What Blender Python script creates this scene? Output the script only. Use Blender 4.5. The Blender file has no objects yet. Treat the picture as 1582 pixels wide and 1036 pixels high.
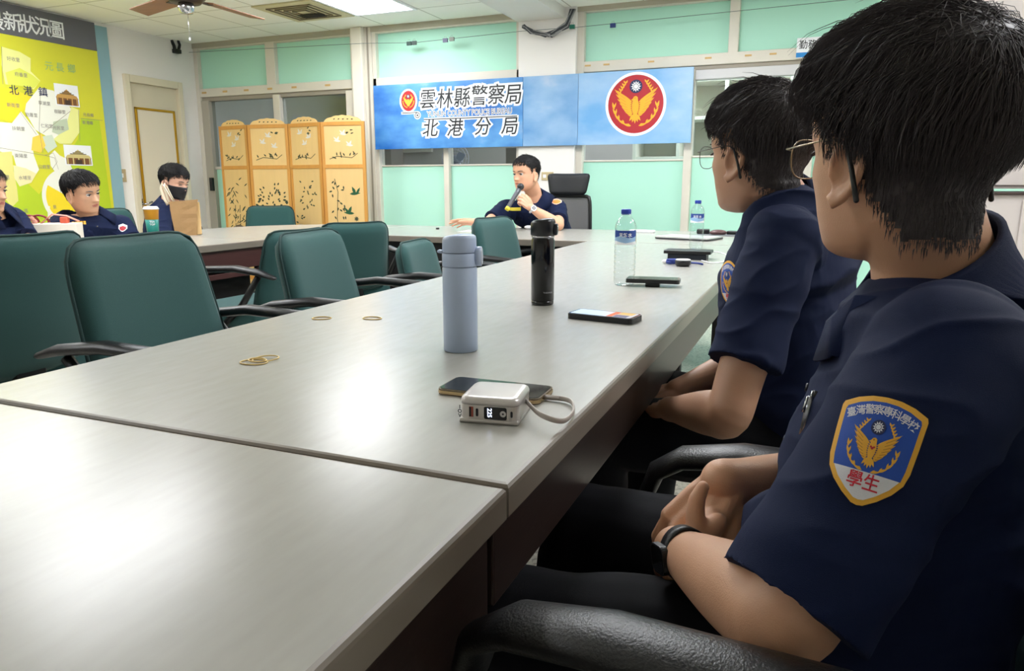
import bpy, bmesh, math, random
import numpy as np
from mathutils import Vector, Matrix, Quaternion, noise
from mathutils.bvhtree import BVHTree
from mathutils.geometry import tessellate_polygon

random.seed(7)
R = math.radians
PI = math.pi
SC = bpy.context.scene
COL = SC.collection

# ------------------------------------------------------------ camera
CAM_H = 1.06                      # lens height over the floor (m)
FPX, PITCH, YAW = 1125.0, R(11.65), R(22.4)   # focal length in px of a 1582 px wide frame
_cy, _sy, _cp, _sp = math.cos(YAW), math.sin(YAW), math.cos(PITCH), math.sin(PITCH)
C_FW = Vector((-_sy * _cp, _cy * _cp, -_sp))
C_RT = Vector((_cy, _sy, 0))
C_UP = C_RT.cross(C_FW)
C_POS = Vector((0, 0, CAM_H))
cam_d = bpy.data.cameras.new('camera')
cam_d.sensor_width = 36.0
cam_d.lens = FPX / 1582.0 * 36.0
cam_d.clip_start = 0.03
cam = bpy.data.objects.new('camera', cam_d)
m = Matrix((C_RT, C_UP, -C_FW)).transposed().to_4x4()
m.translation = C_POS
cam.matrix_world = m
COL.objects.link(cam)
SC.camera = cam

# ------------------------------------------------------------ world, exposure
SC.view_settings.view_transform = 'Standard'
SC.view_settings.look = 'None'
SC.view_settings.gamma = 1.0
SC.view_settings.use_curve_mapping = False
SC.view_settings.exposure = 0.0
W = bpy.data.worlds.new('world')
SC.world = W
W.use_nodes = True
W.node_tree.nodes['Background'].inputs[0].default_value = (0.75, 0.85, 1.0, 1)
W.node_tree.nodes['Background'].inputs[1].default_value = 0.6
LAMP_POWER = 22.0       # emission strength of the ceiling light panels
LIGHTS = [(-3.5, 2.7), (-1.1, 4.5), (-1.1, 2.7), (1.3, 4.5), (-5.3, 3.3), (-3.5, .3), (1.3, 2.1)]   # unseen ceiling panels, added to light the room
SC.cycles.use_denoising = True
SC.cycles.max_bounces = 8
SC.cycles.transparent_max_bounces = 16
SC.cycles.caustics_reflective = False
SC.cycles.caustics_refractive = False

# ------------------------------------------------------------ survey helpers: turn a sighting into a place in the room
def ray(x, y):
    return C_FW + C_RT * ((x - 791) / FPX) - C_UP * ((y - 518) / FPX)
def at(x, y, d):                   # point seen at (x, y), d metres deep
    return C_POS + ray(x, y) * d
def at_z(x, y, z=0.75):
    r = ray(x, y)
    return C_POS + r * ((z - CAM_H) / r.z)
def at_y(x, y, Y):
    r = ray(x, y)
    return C_POS + r * (Y / r.y)
def at_x(x, y, X):
    r = ray(x, y)
    return C_POS + r * (X / r.x)

# ------------------------------------------------------------ materials
def lin(c):
    out = []
    for v in c[:3]:
        v = v / 255.0
        out.append(v / 12.92 if v <= 0.04045 else ((v + 0.055) / 1.055) ** 2.4)
    return (*out, 1)
MATS = {}
def mat(name, rgb=None, rough=0.5, metal=0.0, bump=0.0, bscale=200.0, var=0.0, vscale=8.0, spec=0.5,
        emit=None, estr=0.0, stretch=(1, 1, 1), coat=0.0, sheen=0.0, sss=0.0):
    if name in MATS:
        return MATS[name]
    M = bpy.data.materials.new(name)
    M.use_nodes = True
    nt = M.node_tree
    b = nt.nodes['Principled BSDF']
    b.inputs['Base Color'].default_value = lin(rgb)
    b.inputs['Roughness'].default_value = rough
    b.inputs['Metallic'].default_value = metal
    b.inputs['Specular IOR Level'].default_value = spec
    b.inputs['Coat Weight'].default_value = coat
    b.inputs['Sheen Weight'].default_value = sheen
    if sss:
        b.inputs['Subsurface Weight'].default_value = sss
        b.inputs['Subsurface Radius'].default_value = (0.012, 0.005, 0.003)
        b.inputs['Subsurface Scale'].default_value = 1.0
    if emit:
        b.inputs['Emission Color'].default_value = lin(emit)
        b.inputs['Emission Strength'].default_value = estr
    if bump or var:
        tc = nt.nodes.new('ShaderNodeTexCoord')
        mp = nt.nodes.new('ShaderNodeMapping')
        mp.inputs['Scale'].default_value = stretch
        nt.links.new(tc.outputs['Object'], mp.inputs[0])
    if bump:
        n = nt.nodes.new('ShaderNodeTexNoise')
        n.inputs['Scale'].default_value = bscale
        n.inputs['Detail'].default_value = 3
        nt.links.new(mp.outputs[0], n.inputs['Vector'])
        bp = nt.nodes.new('ShaderNodeBump')
        bp.inputs['Strength'].default_value = bump
        bp.inputs['Distance'].default_value = 0.002
        nt.links.new(n.outputs['Fac'], bp.inputs['Height'])
        nt.links.new(bp.outputs[0], b.inputs['Normal'])
    if var:
        n2 = nt.nodes.new('ShaderNodeTexNoise')
        n2.inputs['Scale'].default_value = vscale
        n2.inputs['Detail'].default_value = 4
        nt.links.new(mp.outputs[0], n2.inputs['Vector'])
        mx = nt.nodes.new('ShaderNodeMix')
        mx.data_type = 'RGBA'
        a = lin(rgb)
        mx.inputs[6].default_value = tuple(max(0, v * (1 - var)) for v in a[:3]) + (1,)
        mx.inputs[7].default_value = tuple(min(1, v * (1 + var)) for v in a[:3]) + (1,)
        nt.links.new(n2.outputs['Fac'], mx.inputs[0])
        nt.links.new(mx.outputs[2], b.inputs['Base Color'])
    MATS[name] = M
    return M

def glass_mat(name, tint=(235, 245, 245), edge=0.35):
    if name in MATS:
        return MATS[name]
    M = bpy.data.materials.new(name)
    M.use_nodes = True
    nt = M.node_tree
    nt.nodes.remove(nt.nodes['Principled BSDF'])
    t = nt.nodes.new('ShaderNodeBsdfTransparent')
    t.inputs[0].default_value = lin(tint)
    g = nt.nodes.new('ShaderNodeBsdfGlossy')
    g.inputs['Roughness'].default_value = 0.04
    lw = nt.nodes.new('ShaderNodeLayerWeight')
    lw.inputs[0].default_value = .5
    mx = nt.nodes.new('ShaderNodeMixShader')
    pw = nt.nodes.new('ShaderNodeMath'); pw.operation = 'POWER'; pw.inputs[1].default_value = 3.0
    ml = nt.nodes.new('ShaderNodeMath'); ml.operation = 'MULTIPLY_ADD'; ml.inputs[1].default_value = edge; ml.inputs[2].default_value = .03
    nt.links.new(lw.outputs['Facing'], pw.inputs[0]); nt.links.new(pw.outputs[0], ml.inputs[0])
    nt.links.new(ml.outputs[0], mx.inputs[0])
    nt.links.new(t.outputs[0], mx.inputs[1])
    nt.links.new(g.outputs[0], mx.inputs[2])
    nt.links.new(mx.outputs[0], nt.nodes['Material Output'].inputs[0])
    MATS[name] = M
    return M

# ------------------------------------------------------------ objects, properties
def tag(o, label=None, cat=None, group=None, kind=None):
    if label: o['label'] = label
    if cat: o['category'] = cat
    if group: o['group'] = group
    if kind: o['kind'] = kind
    return o
def thing(name, label, cat, loc=(0, 0, 0), rz=0.0, group=None):
    o = bpy.data.objects.new(name, None)
    o.empty_display_size = 0.1
    COL.objects.link(o)
    o.location = loc
    o.rotation_euler = (0, 0, rz)
    return tag(o, label, cat, group)
def kids(o):
    return [c for c in COL.objects if c.parent == o]
def copy_tree(o, parent=None):
    c = o.copy()
    COL.objects.link(c)
    if parent is not None:
        c.parent = parent
    for ch in kids(o):
        copy_tree(ch, c)
    return c

class MB:
    """collects closed shapes into one mesh; each shape carries a material"""
    def __init__(s, off=(0, 0, 0)):
        s.v, s.f, s.m, s.mats, s.sm = [], [], [], [], []
        s.off = Vector(off)
    def mi(s, m):
        if m not in s.mats:
            s.mats.append(m)
        return s.mats.index(m)
    def add(s, verts, faces, m, smooth=False, M=None):
        b = len(s.v)
        for v in verts:
            v = Vector(v)
            if M is not None:
                v = M @ v
            s.v.append(v - s.off)
        k = s.mi(m)
        for f in faces:
            s.f.append([b + i for i in f])
            s.m.append(k)
            s.sm.append(smooth)
        return s
    def bm(s, bm, m, smooth=False, M=None):
        bm.verts.index_update()
        s.add([v.co.copy() for v in bm.verts], [[v.index for v in f.verts] for f in bm.faces], m, smooth, M)
        bm.free()
        return s
    def box(s, lo, hi, m, bev=0.0, seg=2, M=None):
        bm = bmesh.new()
        bmesh.ops.create_cube(bm, size=1)
        lo, hi = Vector(lo), Vector(hi)
        c, d = (lo + hi) / 2, hi - lo
        for v in bm.verts:
            v.co = Vector((v.co.x * d.x, v.co.y * d.y, v.co.z * d.z)) + c
        if bev:
            bmesh.ops.bevel(bm, geom=list(bm.edges), offset=bev, segments=seg, profile=0.6, affect='EDGES')
        return s.bm(bm, m, bool(bev) and seg > 2, M)
    def lathe(s, prof, m, n=28, M=None, smooth=True, c=(0, 0, 0)):
        vs, fs = [], []
        c = Vector(c)
        k = len(prof)
        for i in range(n):
            a = 2 * PI * i / n
            for r, z in prof:
                vs.append(c + Vector((r * math.cos(a), r * math.sin(a), z)))
        for i in range(n):
            j = (i + 1) % n
            for q in range(k - 1):
                fs.append([i * k + q, j * k + q, j * k + q + 1, i * k + q + 1])
        if prof[0][0] > 1e-6:
            fs.append([i * k for i in range(n)][::-1])
        if prof[-1][0] > 1e-6:
            fs.append([i * k + k - 1 for i in range(n)])
        return s.add(vs, fs, m, smooth, M)
    def tube(s, pts, rad, m, n=10, M=None, flat=1.0, up=None, cap=True, smooth=True, round_cap=False):
        pts = [Vector(p) for p in pts]
        if not hasattr(rad, '__len__'):
            rad = [rad] * len(pts)
        rad = list(rad)
        if round_cap:
            d0 = (pts[0] - pts[1]).normalized(); d1 = (pts[-1] - pts[-2]).normalized()
            a, b, ra, rb = pts[0], pts[-1], rad[0], rad[-1]
            pre = [(a + d0 * ra * math.sin(t), ra * max(math.cos(t), .05)) for t in (1.45, 1.1, .7, .35)]
            post = [(b + d1 * rb * math.sin(t), rb * max(math.cos(t), .05)) for t in (.35, .7, 1.1, 1.45)]
            pts = [p for p, _ in pre] + pts + [p for p, _ in post]
            rad = [q for _, q in pre] + rad + [q for _, q in post]
        k = len(pts)
        tang = []
        for i in range(k):
            a, b = pts[max(0, i - 1)], pts[min(k - 1, i + 1)]
            t = (b - a)
            tang.append(t.normalized() if t.length > 1e-9 else Vector((0, 0, 1)))
        nrm = Vector(up) if up is not None else (Vector((0, 0, 1)) if abs(tang[0].z) < .9 else Vector((1, 0, 0)))
        vs, fs = [], []
        for i in range(k):
            t = tang[i]
            nn = nrm - t * nrm.dot(t)
            if nn.length < 1e-6:
                nn = t.orthogonal()
            nn.normalize()
            if up is None:
                nrm = nn
            bb = t.cross(nn)
            for j in range(n):
                a = 2 * PI * j / n
                vs.append(pts[i] + bb * (math.cos(a) * rad[i]) + nn * (math.sin(a) * rad[i] * flat))
        for i in range(k - 1):
            for j in range(n):
                q = (j + 1) % n
                fs.append([i * n + j, i * n + q, (i + 1) * n + q, (i + 1) * n + j])
        if cap:
            fs.append([j for j in range(n)][::-1])
            fs.append([(k - 1) * n + j for j in range(n)])
        return s.add(vs, fs, m, smooth, M)
    def ell(s, c, r, m, M=None, rot=None, n=16):
        bm = bmesh.new()
        bmesh.ops.create_uvsphere(bm, u_segments=n, v_segments=max(6, n // 2 + 2), radius=1)
        c = Vector(c)
        for v in bm.verts:
            p = Vector((v.co.x * r[0], v.co.y * r[1], v.co.z * r[2]))
            v.co = c + (rot @ p if rot is not None else p)
        return s.bm(bm, m, True, M)
    def prism(s, poly, z0, z1, m, M=None, smooth=False):
        k = len(poly)
        vs = [(x, y, z0) for x, y in poly] + [(x, y, z1) for x, y in poly]
        tri = tessellate_polygon([[Vector((x, y, 0)) for x, y in poly]])
        area = sum(poly[i][0] * poly[(i + 1) % k][1] - poly[(i + 1) % k][0] * poly[i][1] for i in range(k))
        fs = []
        for t in tri:
            a = [poly[i] for i in t]
            ar = (a[1][0] - a[0][0]) * (a[2][1] - a[0][1]) - (a[2][0] - a[0][0]) * (a[1][1] - a[0][1])
            t = list(t) if ar > 0 else list(t)[::-1]
            fs.append([i + k for i in t])
            fs.append(t[::-1])
        for i in range(k):
            j = (i + 1) % k
            fs.append([i, j, j + k, i + k] if area > 0 else [j, i, i + k, j + k])
        return s.add(vs, fs, m, smooth, M)
    def build(s, name, parent=None, loc=None, edge=None):
        me = bpy.data.meshes.new(name)
        me.from_pydata([tuple(v) for v in s.v], [], s.f)
        for mm in s.mats:
            me.materials.append(mm)
        me.polygons.foreach_set('material_index', s.m)
        me.polygons.foreach_set('use_smooth', s.sm)
        me.update()
        if edge:
            me.set_sharp_from_angle(angle=R(edge))
        o = bpy.data.objects.new(name, me)
        COL.objects.link(o)
        if parent is not None:
            o.parent = parent
        if loc is not None:
            o.location = loc
        return o

def rrect(w, h, r, n=5, cx=0, cy=0):
    out = []
    for sx, sy, a0 in ((1, 1, 0), (-1, 1, 90), (-1, -1, 180), (1, -1, 270)):
        for i in range(n + 1):
            a = R(a0 + 90 * i / n)
            out.append((cx + sx * (w / 2 - r) + r * math.cos(a), cy + sy * (h / 2 - r) + r * math.sin(a)))
    return out
def circ(r, n=40, cx=0, cy=0, ry=None):
    ry = r if ry is None else ry
    return [(cx + r * math.cos(2 * PI * i / n), cy + ry * math.sin(2 * PI * i / n)) for i in range(n)]
def leaf(a, b, w, n=5, skew=0.0):
    a, b = Vector(a), Vector(b)
    d = b - a
    p = Vector((-d.y, d.x)).normalized()
    L, Rr = [], []
    for i in range(n + 1):
        t = i / n
        k = math.sin(PI * t ** .8) * w / 2
        c = a + d * t + p * (skew * math.sin(PI * t))
        L.append(tuple(c + p * k)); Rr.append(tuple(c - p * k))
    return L + Rr[::-1][1:-1]
def stroke(pts, w):
    """a polyline drawn with a pen of width w (tapers optional)"""
    pts = [Vector(p) for p in pts]
    L, Rr = [], []
    for i, p in enumerate(pts):
        d = (pts[min(i + 1, len(pts) - 1)] - pts[max(0, i - 1)])
        d = d.normalized() if d.length > 0 else Vector((1, 0))
        q = Vector((-d.y, d.x))
        ww = w[i] if hasattr(w, '__len__') else w
        L.append(tuple(p + q * ww / 2)); Rr.append(tuple(p - q * ww / 2))
    return L + Rr[::-1]

# ------------------------------------------------------------ lettering: the outline of a line of writing as 2D triangles
_TXT = {}
def text2d(s, size, bold=0.0, align='CENTER', shear=0.0, sx=1.0, halo=0.0):
    key = (s, bold, shear, align, halo)
    if key not in _TXT:
        c = bpy.data.curves.new('lettering', 'FONT')
        c.body = s
        c.size = 1.0
        c.offset = bold
        c.shear = shear
        c.align_x = align
        c.align_y = 'CENTER'
        c.resolution_u = 3
        if halo:
            c.bevel_depth = halo; c.bevel_resolution = 0
        o = bpy.data.objects.new('lettering', c)
        COL.objects.link(o)
        dg = bpy.context.evaluated_depsgraph_get()
        me = bpy.data.meshes.new_from_object(o.evaluated_get(dg))
        _TXT[key] = ([(v.co.x, v.co.y) for v in me.vertices], [list(p.vertices) for p in me.polygons])
        bpy.data.meshes.remove(me)
        bpy.data.objects.remove(o)
        bpy.data.curves.remove(c)
    v, f = _TXT[key]
    return [(x * size * sx, y * size) for x, y in v], f

class Art:
    """flat artwork (print, embroidery, decals) made of coloured shapes in layers"""
    def __init__(s):
        s.items = []
    def poly(s, m, pts, layer=0):
        tri = tessellate_polygon([[Vector((x, y, 0)) for x, y in pts]])
        s.items.append((m, [(x, y) for x, y in pts], [list(t) for t in tri], layer + .02 * (len(s.items) % 11)))
        return s
    def text(s, m, txt, size, x=0, y=0, layer=1, bold=0.0, rot=0.0, align='CENTER', shear=0.0, sx=1.0, halo=0.0):
        v, f = text2d(txt, size, bold, align, shear, sx, halo)
        c, q = math.cos(rot), math.sin(rot)
        P = [(x + a * c - b * q, y + a * q + b * c) for a, b in v]
        if halo:                                  # the swollen outline overlaps itself: stagger its pieces
            for i, t in enumerate(f):
                s.items.append((m, [P[k] for k in t], [list(range(len(t)))], layer + .9 * ((i * 37) % 101) / 101))
        else:
            s.items.append((m, P, f, layer))
        return s
    def merge(s, other, sc=1.0, x=0, y=0, dl=0, mirror=1):
        for m, v, f, l in other.items:
            s.items.append((m, [(x + a * sc * mirror, y + b * sc) for a, b in v], f, l + dl))
        return s
    def build(s, name, to3, parent=None, step=0.0004, fine=0.0, off=(0, 0, 0), mb=None):
        if mb is None: mb = MB(off)
        else: off_ = mb.off; to3_ = to3; to3 = lambda x, y, z: to3_(x, y, z) + off_
        for m, v, f, l in s.items:
            if fine:
                bm = bmesh.new()
                vv = [bm.verts.new((a, b, 0)) for a, b in v]
                for t in f:
                    try: bm.faces.new([vv[i] for i in t])
                    except ValueError: pass
                for _ in range(5):
                    E = [e for e in bm.edges if e.calc_length() > fine]
                    if not E: break
                    bmesh.ops.subdivide_edges(bm, edges=E, cuts=1)
                    bmesh.ops.triangulate(bm, faces=list(bm.faces))
                bm.verts.index_update()
                v = [(q.co.x, q.co.y) for q in bm.verts]
                f = [[q.index for q in t.verts] for t in bm.faces]
                bm.free()
            P = [to3(a, b, l * step) for a, b in v]
            F = []
            for t in f:                       # every face looks outward
                a, b, c = [v[i] for i in t[:3]]
                ar = (b[0] - a[0]) * (c[1] - a[1]) - (c[0] - a[0]) * (b[1] - a[1])
                F.append(list(t) if ar > 0 else list(t)[::-1])
            mb.add(P, F, m, bool(fine))
        return mb.build(name, parent)
def plane3(o, ex, ey):
    o, ex, ey = Vector(o), Vector(ex).normalized(), Vector(ey).normalized()
    n = ex.cross(ey)
    return lambda x, y, z: o + ex * x + ey * y + n * (z + 0.0006)

# ------------------------------------------------------------ palette
m_wall = mat('wall_paint', (236, 233, 229), .7, bump=.25, bscale=90)
m_ceil_grid = None
m_frame = mat('aluminium_frame', (216, 210, 197), .45, bump=.05, bscale=40, var=.05)
m_frame_dk = mat('frame_groove', (158, 150, 136), .5)
m_teal = mat('teal_film', (178, 230, 210), .6, var=.03, vscale=2)
m_glass = glass_mat('window_glass', (232, 238, 240), .25)
m_chair = mat('green_upholstery', (32, 76, 74), .85, bump=.6, bscale=900, sheen=.12, var=.08, vscale=300)
m_pipe = mat('green_piping', (24, 56, 54), .8)
m_black = mat('black_plastic', (17, 18, 20), .38, bump=.35, bscale=350)
m_blackgl = mat('black_gloss', (12, 13, 16), .12)
m_chrome = mat('chrome', (200, 200, 205), .15, 1.0)
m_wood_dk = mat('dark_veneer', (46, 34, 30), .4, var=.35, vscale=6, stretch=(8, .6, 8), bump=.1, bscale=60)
m_wood_blk = mat('black_veneer', (22, 19, 19), .5, var=.2, vscale=6)  # near-black veneer of the table legs and modesty panels
m_edge = mat('table_edge_band', (128, 119, 108), .35)
m_navy = mat('navy_cloth', (19, 30, 62), .8, bump=.4, bscale=1500, spec=.2)
m_navy_dk = mat('navy_trousers', (9, 11, 18), .85, bump=.3, bscale=1200, spec=.25)
m_hair = mat('black_hair', (66, 60, 61), .52, spec=.38, var=.45, vscale=160)
m_hair_far = mat('black_hair_short', (26, 24, 25), .55, spec=.3)
m_skin = mat('skin', (214, 168, 138), .5, var=.06, vscale=30, bump=.15, bscale=600, sss=.12)
m_skin2 = mat('skin_tan', (196, 146, 116), .5, var=.06, vscale=30, bump=.15, bscale=600, sss=.12)
m_lip = mat('lip', (176, 104, 92), .45)
m_eyew = mat('eye_white', (225, 220, 214), .3)
m_iris = mat('eye_iris', (28, 18, 14), .2)
m_white = mat('white_print', (238, 240, 243), .55)
m_ink = mat('black_print', (24, 26, 32), .55)
m_gold = mat('gold_thread', (240, 180, 58), .6, bump=.5, bscale=1500)
m_goldlt = mat('gold_light', (240, 196, 60), .6)
m_red = mat('red_print', (176, 30, 42), .55)
m_blue = mat('blue_thread', (28, 78, 176), .65, bump=.4, bscale=1500)
m_navyink = mat('navy_print', (32, 40, 84), .55)
# ============================================================ THE ROOM
XL, XR, YB, YN, ZC = -6.14, 2.60, 6.20, -2.60, 2.50
def struct(name, mb, label=None):
    o = mb.build(name)
    return tag(o, label, None, None, 'structure')

# floor: pale terrazzo
def terrazzo():
    M = mat('terrazzo', (176, 172, 158), .35)
    nt = M.node_tree; b = nt.nodes['Principled BSDF']
    tc = nt.nodes.new('ShaderNodeTexCoord'); v = nt.nodes.new('ShaderNodeTexVoronoi'); v.inputs['Scale'].default_value = 90
    cr = nt.nodes.new('ShaderNodeValToRGB')
    cr.color_ramp.elements[0].color = lin((140, 136, 124)); cr.color_ramp.elements[1].color = lin((214, 210, 198))
    cr.color_ramp.elements[1].position = .55
    nt.links.new(tc.outputs['Object'], v.inputs['Vector']); nt.links.new(v.outputs['Color'], cr.inputs[0])
    nt.links.new(cr.outputs[0], b.inputs['Base Color'])
    return M
struct('floor', MB().box((XL - .2, YN - .2, -.1), (XR + .2, 9.2, 0), terrazzo()), 'pale speckled terrazzo floor')

def tiles():
    M = mat('ceiling_tile', (214, 213, 200), .85)
    nt = M.node_tree; b = nt.nodes['Principled BSDF']
    tc = nt.nodes.new('ShaderNodeTexCoord'); mp = nt.nodes.new('ShaderNodeMapping')
    mp.inputs['Location'].default_value = (.20, .30, 0)
    br = nt.nodes.new('ShaderNodeTexBrick')
    br.offset = 0; br.inputs['Scale'].default_value = 1.0
    br.inputs['Brick Width'].default_value = .6; br.inputs['Row Height'].default_value = .6
    br.inputs['Mortar Size'].default_value = .006; br.inputs['Mortar Smooth'].default_value = .2
    br.inputs['Color1'].default_value = lin((251, 250, 243)); br.inputs['Color2'].default_value = lin((249, 248, 239))
    br.inputs['Mortar'].default_value = lin((190, 186, 172))
    nt.links.new(tc.outputs['Object'], mp.inputs[0]); nt.links.new(mp.outputs[0], br.inputs['Vector'])
    nt.links.new(br.outputs['Color'], b.inputs['Base Color'])
    n = nt.nodes.new('ShaderNodeTexNoise'); n.inputs['Scale'].default_value = 120
    bp = nt.nodes.new('ShaderNodeBump'); bp.inputs['Strength'].default_value = .3; bp.inputs['Distance'].default_value = .002
    nt.links.new(tc.outputs['Object'], n.inputs['Vector']); nt.links.new(n.outputs['Fac'], bp.inputs['Height'])
    nt.links.new(bp.outputs[0], b.inputs['Normal'])
    return M
m_tile = tiles()
struct('ceiling', MB().box((XL - .2, YN - .2, ZC), (XR + .2, 9.2, ZC + .1), m_tile), 'suspended ceiling of off-white square tiles')

# left wall with the doorway cut out
DY0, DY1, DZ = 5.27, 5.95, 2.04
mb = MB()
mb.box((XL - .12, YN, 0), (XL, DY0, ZC), m_wall)
mb.box((XL - .12, DY1, 0), (XL, 9.2, ZC), m_wall)
mb.box((XL - .12, DY0, DZ), (XL, DY1, ZC), m_wall)
struct('wall_left', mb, 'white painted wall with the map and the cream door')
struct('wall_right', MB().box((XR, YN, 0), (XR + .12, 9.2, ZC), m_wall))
struct('wall_near', MB().box((XL, YN - .12, 0), (XR, YN, ZC), m_wall))
struct('wall_outside', MB().box((XL, 9.0, 0), (XR, 9.1, ZC), mat('outside_wall', (186, 180, 176), .8, var=.08, vscale=3)),
       'grey wall of the corridor seen through the windows')
# back wall: white column between the window bays
mb = MB()
mb.box((-2.462, 6.12, 0), (-1.95, 6.32, ZC), m_wall)
struct('wall_back', mb, 'white wall column between the window bays')
# dropped beam in line with the column, end trim along the ceiling
mb = MB()
mb.box((-2.47, -2.6, 2.418), (-2.05, 6.2, 2.5), mat('beam_paint', (224, 222, 216), .7))
struct('trim_1', mb, 'white dropped beam under the ceiling')
m_cove = mat('ceiling_edge_strip', (176, 170, 152), .6)
mb = MB()
mb.box((XL, 6.15, 2.452), (-2.47, 6.2, 2.5), m_cove)
mb.box((-1.95, 6.15, 2.462), (XR, 6.2, 2.5), m_cove)
struct('trim_2', mb, 'dull strip where the ceiling meets the windows')

# ------------------------------------------------------------ windows
def window(n, label):
    o = thing('window_%d' % n, label, None)
    o['kind'] = 'structure'
    return o
Y0, Y1 = 6.16, 6.26
def bar(mb, x0, z0, x1, z1, m=None, y0=Y0, y1=Y1, bev=.006):
    mb.box((x0, y0, z0), (x1, y1, z1), m or m_frame, bev)
def pane(name, x0, z0, x1, z1, par, m, y=6.21, t=.006):
    return MB().box((x0, y, z0), (x1, y + t, z1), m).build(name, par)
w1 = window(1, 'left window bay behind the folding screen, teal panes on top')
mb = MB()
bar(mb, -6.14, 0, -6.09, 2.47); bar(mb, -6.09, 2.44, -4.19, 2.47)
bar(mb, -5.205, 2.04, -5.09, 2.45); bar(mb, -6.09, 1.965, -4.19, 2.05)
bar(mb, -6.09, 1.925, -4.19, 1.965, m_frame_dk, 6.18)
bar(mb, -6.09, 0, -5.99, 1.93, mat('window_stile_grey', (172, 166, 152), .5), 6.165)
bar(mb, -5.145, 0, -5.06, 1.95); bar(mb, -4.27, 0, -4.19, 1.95)
bar(mb, -6.0, 1.225, -5.14, 1.255, m_frame, 6.19, 6.235); bar(mb, -5.07, 1.225, -4.26, 1.255, m_frame, 6.19, 6.235)
# main post with its stepped profile
bar(mb, -4.19, 0, -3.955, 2.5, m_frame, 6.15); bar(mb, -4.15, 0, -4.03, 2.5, mat('post_face', (232, 226, 212), .45), 6.10, 6.16, .012)
bar(mb, -4.005, 0, -3.985, 2.5, m_frame_dk, 6.146, 6.155, .002)
mb.build('frame', w1)
for a, b in ((-6.09, -5.205), (-5.09, -4.19)):
    pane('teal_pane', a, 2.05, b, 2.445, w1, m_teal)
for a, b in ((-5.99, -5.145), (-5.06, -4.27)):
    pane('clear_pane', a, 1.255, b, 1.93, w1, m_glass)
    pane('teal_pane', a, .05, b, 1.225, w1, m_teal)
mb = MB(); mb.box((-6.035, 6.13, 1.0), (-5.995, 6.17, 1.14), m_black, .008, 3)
hd = mb.build('handle', w1); tag(hd, 'black window handle')
for x in (-6.06, -5.78, -5.5, -5.2, -4.9, -4.5):
    MB().box((x, 6.157, 2.0), (x + .06, 6.162, 2.018), mat('old_tape', (206, 170, 110), .6)).build('tape_scrap', w1)

w2 = window(2, 'middle window bay behind the left part of the banner')
mb = MB()
bar(mb, -3.955, 2.44, -2.462, 2.5); bar(mb, -3.955, 1.955, -2.462, 2.045)
bar(mb, -2.50, 0, -2.462, 2.45); bar(mb, -3.955, 0, -3.915, 2.45)
bar(mb, -3.225, 0, -3.17, 1.96); bar(mb, -3.92, 1.235, -2.49, 1.25, m_frame, 6.2, 6.23)
mb.build('frame', w2)
pane('teal_pane', -3.92, 2.045, -2.50, 2.445, w2, m_teal)
for a, b in ((-3.915, -3.225), (-3.17, -2.5)):
    pane('clear_pane', a, 1.25, b, 1.96, w2, m_glass)
    pane('teal_pane', a, .05, b, 1.235, w2, m_teal)
w3 = window(3, 'right window bay with shelves seen through its clear panes')
mb = MB()
bar(mb, -1.95, 0, -1.89, 2.47); bar(mb, -1.89, 2.455, XR, 2.5)
bar(mb, -.73, 2.06, -.655, 2.46); bar(mb, .50, 2.06, .57, 2.46); bar(mb, 1.7, 2.06, 1.77, 2.46)
bar(mb, -1.89, 1.985, XR, 2.07); bar(mb, -1.89, 1.955, XR, 1.985, m_frame_dk, 6.18)
bar(mb, -1.0, 1.88, -.12, 1.955, mat('track_grey', (205, 204, 205), .4), 6.175)
bar(mb, -1.035, 0, -.97, 1.96); bar(mb, -.125, 0, -.06, 1.96, m_frame, 6.14); bar(mb, .9, 0, .97, 1.96); bar(mb, 1.8, 0, 1.87, 1.96)
bar(mb, -1.89, 1.255, -1.03, 1.27, m_frame, 6.2, 6.23); bar(mb, -.97, 1.28, -.12, 1.295, m_frame, 6.2, 6.23)
mb.build('frame', w3)
for a, b in ((-1.89, -.73), (-.655, .5), (.57, 1.7), (1.77, XR)):
    pane('teal_pane', a, 2.07, b, 2.46, w3, m_teal)
for a, b, z in ((-1.89, -1.035, 1.255), (-.97, -.125, 1.28), (-.06, .9, 1.28), (.97, 1.8, 1.28), (1.87, XR, 1.28)):
    pane('clear_pane', a, z + .015, b, 1.96, w3, m_glass)
    pane('teal_pane', a, .05, b, z, w3, m_teal)
for x in (-1.88, -1.72, -1.35, -.9, -.6, -.42):
    MB().box((x, 6.156, 2.03), (x + .05, 6.162, 2.043), mat('old_tape', (206, 170, 110), .6)).build('tape_scrap', w3)

# ------------------------------------------------------------ beyond the glass
m_shelf = mat('shelf_white', (226, 222, 210), .5)
sh = thing('shelf_unit', 'cream pigeonhole shelving in the next room, seen through the right window', 'shelf', (-.5, 7.4, 0))
mb = MB((-.5, 7.4, 0))
mb.box((-1.7, 7.55, .0), (.75, 7.6, 2.04), mat('shelf_back', (206, 200, 184), .6))
mb.build('back_panel', sh)
for z in (2.0, 1.66, 1.30, .9, .45, .02):
    MB((-.5, 7.4, 0)).box((-1.7, 7.2, z), (.75, 7.55, z + .03), m_shelf, .003).build('board', sh)
for x in (-1.7, -1.28, -.86, -.3, .16, .72):
    MB((-.5, 7.4, 0)).box((x, 7.195, 0), (x + .035, 7.55, 2.03), m_shelf, .003).build('divider', sh)
fanb = thing('wall_fan', 'round pale fan glimpsed through the glass strip under the banner', 'fan', (-3.4, 6.75, 1.32))
mb = MB()
for r in (.15, .12, .09, .06):
    mb.tube([(r * math.cos(a), 0, r * math.sin(a)) for a in np.linspace(0, 2 * PI, 33)], .004, mat('lilac_plastic', (196, 190, 206), .5), 6, cap=False)
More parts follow.
